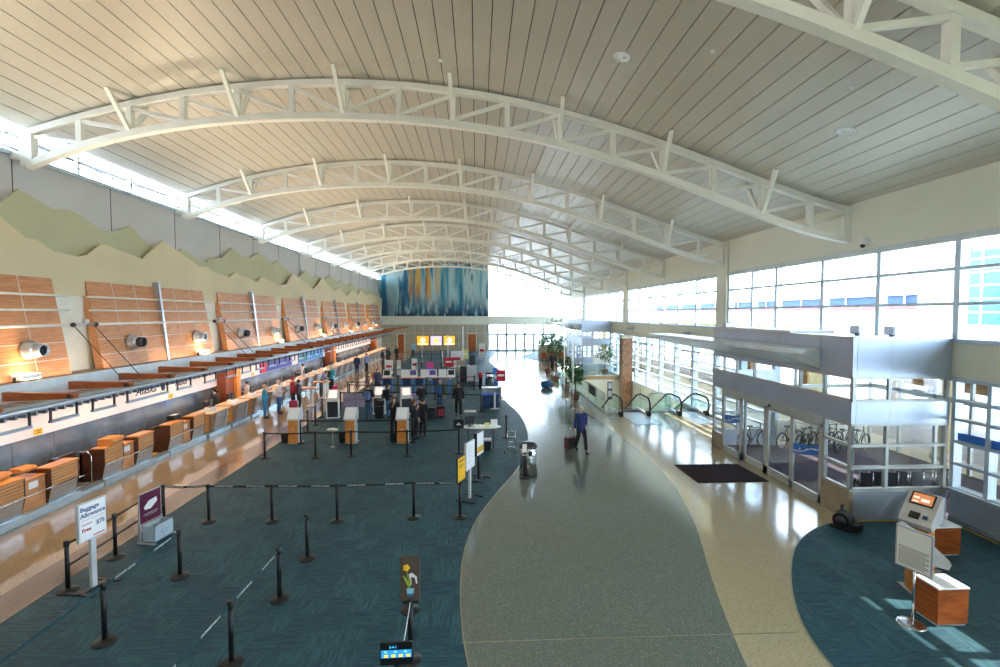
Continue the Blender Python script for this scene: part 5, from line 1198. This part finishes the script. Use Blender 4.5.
for k, (x, y) in enumerate(((-7.9, 19.7), (-5.55, 19.65), (-3.45, 19.6))):
    o = MB().prism([(-.12, 0), (.12, 0), (.15, .4), (-.15, .4)], -.12, .12, 'y').build('waste_basket', BLACK); o.location = (x, y, .007); tag(o, 'black waste basket left of the %s wooden kiosk' % ['left', 'middle', 'right'][k], 'bin', 'kiosk waste baskets')
t = thing('aircraft_model', 'small white model aircraft shape on a stand between two wooden kiosks', 'model', (-5.75, 18.9, .007)); MB().tube([(0, 0, 0), (0, 0, .62)], .015, 6).lathe([(.1, 0), (.1, .02)], 12).build('stand', SILVER, t)
MB().ball((0, 0, .70), (.24, .07, .07), 14).build('body', WHITEP, t); MB().prism([(.12, .72), (.26, .74), (.28, .86), (.22, .86)], -.01, .01, 'y').box(-.04, -.2, .68, .06, .2, .7).build('fins', GREEN2, t)
def std_kiosk(x, y, rz, label):
    t = thing('self_service_kiosk', label, 'kiosk', (x, y, .007), rz, 'grey screen kiosks')
    MB().box(-.28, -.12, .05, .28, .12, .85).build('body', DGREY, t); MB().box(-.32, -.16, 0, .32, .16, .05).box(-.30, -.14, .0, -.26, .14, .9).box(.26, -.14, 0, .30, .14, .9).build('frame', WHITEP, t)
    MB().prism([(-.18, .85), (-.1, .98), (.1, 1.42), (.18, 1.42), (.18, .85)], -.28, .28, 'x').build('head', LGREY, t); MB().prism([(-.098, 1.03), (-.108, 1.035), (.06, 1.39), (.07, 1.385)], -.2, .2, 'x').build('screen', SCREENP, t)
for k, (x, y, rz) in enumerate(((-7.35, 24.3, .1), (-5.2, 25.2, -.1), (-3.75, 25.0, .35))): std_kiosk(x, y, rz, 'grey self-service kiosk with a glowing screen, %s' % ['left, behind the blue belt', 'middle, beside the man with the backpack', 'right, in front of the man in tan trousers'][k])
# row of terminal tables
for k, x in enumerate((-6.05, -4.75, -3.9, -2.75)):
    t = thing('terminal_table', 'wood-topped terminal table with blue legs, %s from the left in the monitor row' % ORD[k], 'table', (x, 32.0, .007), 0, 'terminal tables'); w = .42
    MB().box(-w, -.35, .98, w, .3, 1.04, b=.01).build('tabletop', WOODK, t)
    for sx in (-.3, .3): MB().box(sx-.04, -.06, .02, sx+.04, .06, .98).build('leg', BLUE, t)
    MB().box(-.38, -.25, 0, .38, .25, .02).build('foot', DGREY, t); MB().box(-.3, -.03, .5, .3, .0, .95).build('modesty_panel', NAVY, t)
for k, (x, c) in enumerate(((-6.05, 'dark'), (-4.85, 'white'), (-4.3, 'violet'), (-3.55, 'white'), (-3.0, 'violet'), (-2.35, 'white'), (-1.75, 'dark'))):
    t = thing('terminal_monitor', '%s-backed terminal screen, %s from the left in the monitor row' % (c, ORD[k]), 'monitor', (x, 31.95, 1.047), 0, 'terminal screens')
    MB().prism([(-.2, 0), (.16, 0), (.2, .1), (.12, .50), (.04, .50), (-.1, .12)], -.26, .26, 'x').build('casing', WHITEP, t)
    MB().prism([(-.115, .15), (-.12, .155), (.02, .46), (.03, .455)], -.2, .2, 'x').build('screen', {'dark': BLACK, 'white': WHITEP, 'violet': mat('screen_violet', '#5a4a9a', .4)}[c], t)
MB2 = thing('terminal_table', 'short terminal table at the right end of the monitor row', 'table', (-1.9, 32.0, .007), 0, 'terminal tables'); MB().box(-.35, -.35, .98, .35, .3, 1.04, b=.01).build('tabletop', WOODK, MB2); MB().box(-.04, -.05, 0, .04, .05, .98).build('leg', BLUE, MB2)
# distant signs and machines
def sgn(name, px_, yb_, w, z0, z1, m_, label, m2=None, post=SILVER):
    x, y = at_f(px_, yb_); t = thing(name, label, 'sign', (x, y, .007)); MB().box(-w/2, -.03, z0, w/2, .03, z1, b=.01).build('panel', m_, t)
    MB().tube([(0, .0, .02), (0, .0, z0+.02)], .03, 8).build('post', post, t); MB().lathe([(.22, 0), (.22, .02), (.04, .03)], 16).build('base', post, t)
    MB().box(-w*.35, -.035, z0+(z1-z0)*.45, w*.35, -.03, z0+(z1-z0)*.62).build('lettering_band', PAPER if m_ is not PAPER and m_ is not WHITEP else RI, t)
    return t
t = sgn('roller_banner', 430, 380, .62, .12, .95, BLUE, 'pink and blue upright banner behind the terminal tables'); MB().box(-.31, -.03, .95, .31, .03, 1.45).build('pink_top', MAG, t)
sgn('red_sign', 449, 379, .75, 1.0, 1.75, RED, 'red square sign on a post behind the queue rows, left one')
sgn('red_sign', 501, 400, .55, 1.15, 1.85, RED, 'red square sign on a post by the blue banner at the terrazzo edge')
t = sgn('blue_banner', 495, 389, .35, .1, 1.5, BLUE, 'narrow dark blue banner beside the far steel litter bin')
sgn('white_notice', 482, 360, .75, .2, 1.9, WHITEP, 'white upright display with red print near the far glass doors')
sgn('yellow_topped_sign', 465, 368, .7, .9, 1.8, mat('lime_pale', '#d8dc90', .5), 'white and yellow sign on a post near the wooden door')
sgn('white_totem', 456.5, 369, 1.1, .1, 1.75, WHITEP, 'broad white display panel in front of the wooden door'); sgn('beige_notice', 461, 379, .72, .5, 1.5, TANEND, 'beige notice board on a post right of the red sign')
sgn('white_totem', 414.5, 373, .5, .1, 1.3, WHITEP, 'white machine among the far queue rows, middle one'); sgn('white_totem', 389, 375, .7, .1, 1.3, WHITEP, 'white machine among the far queue rows, left one'); sgn('white_totem', 399, 376, .35, .1, 1.35, LGREY, 'slim grey machine among the far queue rows')
for k, (px_, yb_, h) in enumerate(((448, 366, 3.2), (463, 372, 4.2), (422, 362, 2.9), (442.5, 366, 1.5))):
    x, y = at_f(px_, yb_); t = thing('queue_pole', 'thin tall pale pole among the far queue rows, %s from the left' % ['second', 'fourth', 'first', 'third'][[0, 1, 2, 3][k] if k < 2 else k], 'post', (x, y, .007), 0, 'pale poles')
    MB().tube([(0, 0, 0), (0, 0, h)], .05, 8).build('shaft', WHITEP, t); MB().lathe([(.2, 0), (.2, .03), (.05, .05)], 14).build('base', LGREY, t)
x, y = at_f(470, 382); t = thing('vending_machine', 'grey machine with a white front panel and dark screen head right of the red sign', 'machine', (x, y, .007)); MB().box(-.75, -.4, 0, -.25, .4, 1.25, b=.02).build('cabinet', DGREY, t); MB().box(-.22, -.4, 0, .5, .4, 1.3, b=.02).build('white_front', LGREY, t); MB().box(-.05, -.35, 1.35, .42, -.2, 2.1, b=.02).build('screen_head', DGREY, t); MB().box(.08, -.3, 1.2, .2, -.2, 1.4).build('neck', BLACK, t)
x, y = at_f(475, 384); t = thing('flat_cart', 'low black flat trolley in front of the grey machine', 'trolley', (x, y, .007)); MB().box(-.55, -.3, .12, .45, .3, .18, b=.01).build('deck', BLACK, t)
for sx in (-.4, .35):
    for sy in (-.2, .2): MB().lathe([(.06, -.02), (.06, .02)], 12, c=(sx, sy, .06), axis='x').build('wheel', RUBBER, t)
x, y = at_f(480.5, 389); t = thing('fire_extinguisher_stand', 'red extinguisher on a dark stand beside the grey machine', 'fire extinguisher', (x, y, .007)); MB().box(-.12, -.12, 0, .12, .12, .8).build('stand', BLACK, t); MB().lathe([(.13, .8), (.15, .85), (.15, 1.05), (.06, 1.15), (.04, 1.2)], 16).build('cylinder', RED, t)

# ================================================================== LUGGAGE
def suitcase(x, y, w, d, h, rz, m_, label, trim=None, z=.007, handle=True):
    t = thing('suitcase', label, 'suitcase', (x, y, z), rz); MB().box(-w/2, -d/2, .05, w/2, d/2, h, b=.04).build('shell', m_, t)
    for sx in (-1, 1): MB().lathe([(.03, -.015), (.03, .015)], 10, c=(sx*w*.38, d*.3, .03), axis='x').build('wheel', RUBBER, t)
    if handle: MB().tube([(-w*.25, d*.35, h), (-w*.25, d*.35, h+.35), (w*.25, d*.35, h+.35), (w*.25, d*.35, h)], .01, 6).build('pull_handle', CHROME, t)
    MB().box(-w*.38, -d/2-.02, h*.2, w*.38, -d/2+.01, h*.75, b=.01).build('pocket', trim or m_, t)
suitcase(-4.95, 24.0, .42, .3, .62, .1, BLACK, 'black suitcase standing between the man with the backpack and his companion'); suitcase(-4.9, 24.05, .36, .26, .3, .2, BLACK, 'black bag stacked on the black suitcase', z=.635, handle=False)
suitcase(-2.28, 23.6, .42, .28, .62, -.1, BLACK, 'black wheeled suitcase right of the man in tan trousers', DGREY); suitcase(-1.86, 23.9, .40, .28, .64, .15, BLACK, 'black suitcase with red trim beside the other black one', mat('trim_crimson', '#a02840', .5))
suitcase(-9.95, 25.9, .4, .26, .62, .3, mat('pink_shell', '#b03060', .4), 'pink-red suitcase beside the man in the white shirt'); suitcase(-9.85, 26.2, .38, .25, .55, -.2, WHITEP, 'pale white bag beside the pink suitcase', mat('mint', '#90c8b0', .5))
suitcase(-9.6, 32.3, .35, .25, .45, .2, mat('hot_pink', '#c83068', .5), 'bright pink bag at the feet of the woman in turquoise')
suitcase(3.62, 18.1, .42, .28, .5, .5, mat('dark_red_fabric', '#4c1c20', .6), 'dark red wheeled bag pulled by the walking passenger', BLACK)
t = thing('duffel_bag', 'blue duffel bag lying on the bright floor near the potted trees', 'bag', (5.0, 33.5, .007), .4); MB().lathe([(.1, -.42), (.24, -.38), (.26, 0), (.24, .38), (.1, .42)], 16, c=(0, 0, .25), axis='x').build('body', mat('duffel_blue', '#2c5c88', .6), t); MB().tube([(-.15, 0, .48), (-.1, 0, .62), (.1, 0, .62), (.15, 0, .48)], .015, 6).build('strap', BLACK, t)
# ================================================================== PEOPLE
SKIN = mat('skin', '#c99878', .55, var=.05); SKIN2 = mat('skin_pale', '#dcb398', .55, var=.05)
def skinned(name, chains, m_, parent, sub=1):
    """chains: list of (joint list, radii); the first joint of a later chain may be an index into all joints so far"""
    V_, E_, R_ = [], [], []
    for js, rs in chains:
        prev = None
        for p, r in zip(js, rs):
            if isinstance(p, int): prev = p; continue
            V_.append(p); R_.append(r)
            if prev is not None: E_.append((prev, len(V_)-1))
            prev = len(V_)-1
    me = bpy.data.meshes.new(name); me.from_pydata(V_, E_, [])
    bm = bmesh.new(); bm.from_mesh(me); ly = bm.verts.layers.skin.verify()
    for i, v in enumerate(bm.verts):
        r = R_[i]; v[ly].radius = (r, r) if not isinstance(r, tuple) else r; v[ly].use_root = (i == 0)
    bm.to_mesh(me); bm.free()
    o = bpy.data.objects.new(name, me); COL.objects.link(o); sk = o.modifiers.new('s', 'SKIN'); sk.use_smooth_shade = True
    s2 = o.modifiers.new('u', 'SUBSURF'); s2.levels = sub; s2.render_levels = sub
    dg = bpy.context.evaluated_depsgraph_get(); m2 = bpy.data.meshes.new_from_object(o.evaluated_get(dg)); bpy.data.objects.remove(o); bpy.data.meshes.remove(me)
    m2.materials.clear(); m2.materials.append(m_); m2.name = name
    q = bpy.data.objects.new(name, m2); COL.objects.link(q); q.parent = parent; return q
def person(x, y, rz, label, top, legs, hair='#3a2a20', H=1.74, arms=('down', 'down'), stride=0., lean=0., wide=1., hat=None, pack=None, long_hair=False, sh='#1c1c20', sk=None, coat=False, group=None):
    t = thing('person', label, 'person', (x, y, .007), rz, group); k = H/1.74; sk = sk or SKIN
    def S_(p):  # scale and lean the upper body forward (-y)
        z = p[2]; dy = -lean*max(0, z-.95); return (p[0]*k, (p[1]+dy)*k, (z-abs(lean)*.18*max(0, z-.95))*k)
    sw = .175*wide
    sh_ = {s: (s*sw, 0, 1.43) for s in (-1, 1)}; el, wr, hd = {}, {}, {}
    for s, a in zip((-1, 1), arms):
        if a == 'down': el[s] = (s*(sw+.07), .03, 1.14); wr[s] = (s*(sw+.08), -.04, .89); hd[s] = (s*(sw+.075), -.07, .80)
        elif a == 'fwd': el[s] = (s*(sw+.06), -.04, 1.15); wr[s] = (s*(sw*.75), -.27, 1.13); hd[s] = (s*sw*.6, -.35, 1.15)
        elif a == 'up': el[s] = (s*(sw+.06), -.10, 1.22); wr[s] = (s*(sw*.5), -.26, 1.36); hd[s] = (s*sw*.4, -.30, 1.45)
        else: el[s] = (s*(sw+.07), .14, 1.17); wr[s] = (s*(sw+.12), .24, .95); hd[s] = (s*(sw+.13), .28, .87)
    kn, an, to = {}, {}, {}
    for s in (-1, 1):
        f = -s*stride; kn[s] = (s*.1*wide, f*.5-.02-abs(stride)*.1, .50); an[s] = (s*.1*wide, f+.02+(.08*stride if f > 0 else 0), .10+(.06 if f > 0 and stride else 0)); to[s] = (s*.115*wide, f-.15, .05)
    hp = {s: (s*.09*wide, 0, .90) for s in (-1, 1)}
    neck, hb, hm, ht = (0, -.005, 1.47), (0, -.02, 1.545), (0, -.03, 1.62), (0, -.02, 1.70)
    ch = [([S_((0, 0, .95)), S_((0, .0, 1.15)), S_((0, 0, 1.36)), S_(neck), S_(hb), S_(hm), S_(ht)], [.06*k, .06*k, .07*k, .05*k, .062*k, .088*k, .062*k]),
          ([5, S_((0, -.118, 1.605))], [0, .014*k])]
    n = 8
    for s in (-1, 1):
        ch.append(([2, S_(sh_[s]), S_(el[s]), S_(wr[s]), S_(hd[s])], [0, .035*k, .028*k, .026*k, .034*k])); n += 4
        palm = n-1; W_, H_ = Vector(wr[s]), Vector(hd[s]); d = (H_-W_).normalized(); side = d.cross(Vector((s, 0, 0))); side = side.normalized() if side.length > .1 else Vector((0, 1, 0))
        for q, (off, ln) in enumerate(((-.028, .065), (-.010, .078), (.010, .074), (.028, .058))):
            p0 = H_+side*off+d*.03; p1 = p0+d*ln*.55+Vector((-s*.008, 0, 0)); p2 = p1+d*ln*.4+Vector((-s*.02, 0, 0))
            ch.append(([palm, S_(p0), S_(p1), S_(p2)], [0, .010*k, .009*k, .007*k])); n += 3
        th = H_-d*.035+side*(-.03); ch.append(([palm, S_(th), S_(th-side*.03+d*.035)], [0, .011*k, .009*k])); n += 2
    for s in (-1, 1): ch.append(([0, S_(hp[s]), S_(kn[s]), S_(an[s]), S_(to[s])], [0, .05*k, .036*k, .026*k, .02*k]))
    skinned('body', ch, sk, t)
    def mc(h, r=.75): return mat('cloth_'+h.lstrip('#'), h, r, var=.12, scale=6)
    e_ = .022
    tt = [([S_((0, 0, .84 if not coat else .72)), S_((0, 0, .98)), S_((0, 0, 1.14)), S_((0, .0, 1.30)), S_((0, .0, 1.40)), S_((0, 0, 1.50))], [(.20*wide*k, .15*k*wide), (.19*wide*k, .145*k*wide), (.185*wide*k, .14*k*wide), (.20*wide*k, .14*k), (.15*k, .11*k), (.06*k, .06*k)])]
    for s in (-1, 1): tt.append(([4, S_(sh_[s]), S_(el[s]), S_(tuple(Vector(wr[s])*.95+Vector(el[s])*.05))], [0, .088*k, .070*k, .055*k]))
    skinned('jacket', tt, mc(top), t)
    skinned('trousers', [([S_((0, 0, 1.06)), S_((0, 0, .92))], [(.165*k*wide, .12*k*wide), (.165*k*wide, .125*k*wide)])]+[([1, S_(hp[s]), S_(kn[s]), S_((an[s][0], an[s][1], an[s][2]+.0))], [0, .105*k*wide, .085*k, .070*k]) for s in (-1, 1)], mc(legs), t)
    for s in (-1, 1): skinned('shoe', [([S_((an[s][0], an[s][1]+.05, an[s][2]-.02)), S_((an[s][0], an[s][1]-.06, an[s][2]-.045)), S_((to[s][0], to[s][1]-.05, to[s][2]))], [.062*k, .058*k, .045*k])], mc(sh, .4), t)
    hx = S_((0, 0, 1.655)); 
    b = MB(); b.ball((hx[0], hx[1]+.012*k, hx[2]+.015), (.094*k, .105*k, .092*k), 14)
    if long_hair: b.ball((hx[0], hx[1]+.06*k, hx[2]-.12*k), (.095*k, .06*k, .16*k), 12)
    # leave the face free: push front-lower vertices back
    b.v = [(vx, max(vy, hx[1]-.045*k) if vz < hx[2]+.035*k and vy < hx[1] else vy, vz) for vx, vy, vz in b.v]
    b.build('hair', mc(hair, .6), t)
    f = S_((0, -.1, 1.625)); MB().ball((f[0]-.033*k, f[1]-.008, f[2]), .011*k, 8).ball((f[0]+.033*k, f[1]-.008, f[2]), .011*k, 8).build('eyes', BLACK, t)
    MB().ball((f[0], f[1]-.002, f[2]-.068*k), (.024*k, .012, .007), 8).build('mouth', mat('lip', '#a05a50'), t)
    if hat: MB().lathe([(.108*k, hx[2]+.01), (.112*k, hx[2]+.05), (.09*k, hx[2]+.1), (.03*k, hx[2]+.125)], 16, c=(hx[0], hx[1], 0)).box(hx[0]-.08, hx[1]-.19, hx[2]+.01, hx[0]+.08, hx[1]-.08, hx[2]+.03).build('cap', mc(hat), t)
    if pack:
        p = S_((0, .19, 1.02)); MB().box(p[0]-.15, p[1]-.08, p[2], p[0]+.15, p[1]+.10, p[2]+.42, b=.05).box(p[0]-.11, p[1]+.09, p[2]+.04, p[0]+.11, p[1]+.14, p[2]+.22, b=.02).build('backpack', mc(pack), t)
    return t
P_ = person
P_(3.98, 17.75, .15, 'person in a navy blazer and dark trousers walking along the terrazzo pulling a wheeled bag', '#27356e', '#23252c', '#cfc6ba', 1.75, ('down', 'back'), .28, sk=SKIN2, coat=True)
P_(-.96, 24.2, .1, 'person all in black walking across the carpet towards the viewer', '#16181c', '#16181c', '#30201a', 1.76, stride=.16)
P_(-5.40, 23.6, PI-.1, 'person in a black jacket and jeans with a grey-blue backpack, seen from behind', '#181a20', '#3a6088', '#4a3424', 1.80, ('fwd', 'fwd'), pack='#5a6c94')
P_(-4.55, 24.2, PI/2+.2, 'person in a dark jacket and blue jeans beside the black suitcases, turned left', '#1b2028', '#3a74a8', '#3c2c22', 1.72, ('fwd', 'down'), pack='#20242c')
P_(-2.84, 24.2, PI, 'person in a black sweater and tan trousers standing at a kiosk, seen from behind', '#17191f', '#b59672', '#2c2420', 1.74, ('fwd', 'fwd'))
P_(-2.02, 25.6, PI-.3, 'person in an olive top and blue trousers behind the black suitcases', '#3f4632', '#1d4a72', '#d0a090', 1.72, ('down', 'fwd'), pack='#2a5c9c')
P_(-3.62, 20.6, .3, 'agent in a black uniform with folded arms behind the right wooden kiosk', '#15171b', '#15171b', '#4a3022', 1.68, ('up', 'fwd'), long_hair=True)
P_(-2.66, 19.95, .9, 'agent in a black uniform jacket standing right of the right wooden kiosk', '#1a1d24', '#15171b', '#6a4a30', 1.68, ('up', 'down'), long_hair=True)
P_(-2.35, 20.35, 2.8, 'agent in black half hidden behind the one right of the right wooden kiosk', '#1b1e26', '#181a20', '#2c201a', 1.66, ('fwd', 'down'))
P_(-10.75, 24.3, 1.9, 'person in a cyan jacket and blue trousers at the steel desks', '#2c92b8', '#2470a8', '#a88866', 1.72, ('fwd', 'down'))
P_(-10.5, 25.4, 1.75, 'broad person in a white shirt and blue jeans at the counter', '#d8d6d8', '#26568c', '#c0b8b0', 1.80, ('fwd', 'fwd'), wide=1.28)
P_(-10.35, 26.9, 1.6, 'person in a crimson top and cap and dark trousers at the counter', '#a82440', '#241c20', '#5a1a24', 1.74, ('fwd', 'down'), hat='#b02838')
P_(-9.75, 26.2, 2.2, 'person in grey with a dark red bag on the back by the standing tables', '#5a5e70', '#201c22', '#3a2c28', 1.70, ('down', 'fwd'), pack='#8a2840')
P_(-10.1, 31.0, 1.3, 'person in grey bending forward by the counters', '#8a8ca4', '#2a3440', '#3a302a', 1.70, ('fwd', 'fwd'), lean=.55)
P_(-9.95, 32.6, 2.6, 'person in a turquoise top and black trousers standing by the counters', '#30b4c8', '#181b20', '#d8c090', 1.72, ('fwd', 'down'), pack='#2c3038')
P_(-10.4, 41.3, 2.9, 'person in navy overalls farther down the counters, seen from behind', '#20305c', '#1c2848', '#3a2c28', 1.78)
P_(-9.95, 42.9, 2.4, 'person in a blue and white shirt farther down the counters', '#7c90c8', '#1e2638', '#3a2c28', 1.76, ('fwd', 'down'))
P_(-7.85, 58.3, .2, 'person in a pale blue shirt and dark trousers standing near the adverts', '#7cb4d0', '#1c2c40', '#3a2c28', 1.76)
P_(-6.55, 31.2, .5, 'blurred-looking person in dark blue among the queue rows left of the monitor row', '#3a3c5c', '#1c3a4c', '#54404a', 1.70, stride=.15)
for k, (x, y, c) in enumerate(((-9.4, 47.5, '#1c2430'), (-9.1, 49.5, '#26302c'), (-9.7, 51.5, '#33363c'), (-8.9, 52.6, '#1d2a24'))):
    P_(x, y, 1.2+k*.5, 'distant person in dark clothes in the crowd at the far counters, %s from the viewer' % ORD[k], c, '#1c2024', '#2a221e', 1.74, group='distant crowd at the far counters')
# agents behind the counters
P_(-12.44, 22.9, -1.7, 'agent in black behind the steel desks, just before the first wooden portal', '#17181d', '#17181d', '#1e1814', 1.76, ('fwd', 'fwd'), sk=SKIN2)
P_(-12.44, 26.0, -1.5, 'agent in pale clothes behind the steel desks just after the first wooden portal', '#c8b4b0', '#3a3c48', '#2c201a', 1.66, ('fwd', 'down'))
P_(-12.44, 34.2, -1.4, 'agent in a white shirt and black waistcoat behind the steel desks', '#e0dcdc', '#1a1c22', '#2c2018', 1.74, ('down', 'fwd'), pack='#191b20')
P_(-12.44, 42.5, -1.2, 'agent in navy behind the desks past the blue airline sign', '#1f2c4c', '#1c2030', '#2c2018', 1.72, ('fwd', 'fwd'))
P_(-12.44, 55.0, -1.2, 'agent in dark clothes behind the farthest desks', '#242a34', '#1c2030', '#2c2018', 1.72, ('fwd', 'fwd'))
t = P_(6.9, 43.0, .4, 'distant person in dark clothes standing behind the potted trees', '#2a2c34', '#1c1e24', '#33261e', 1.74)
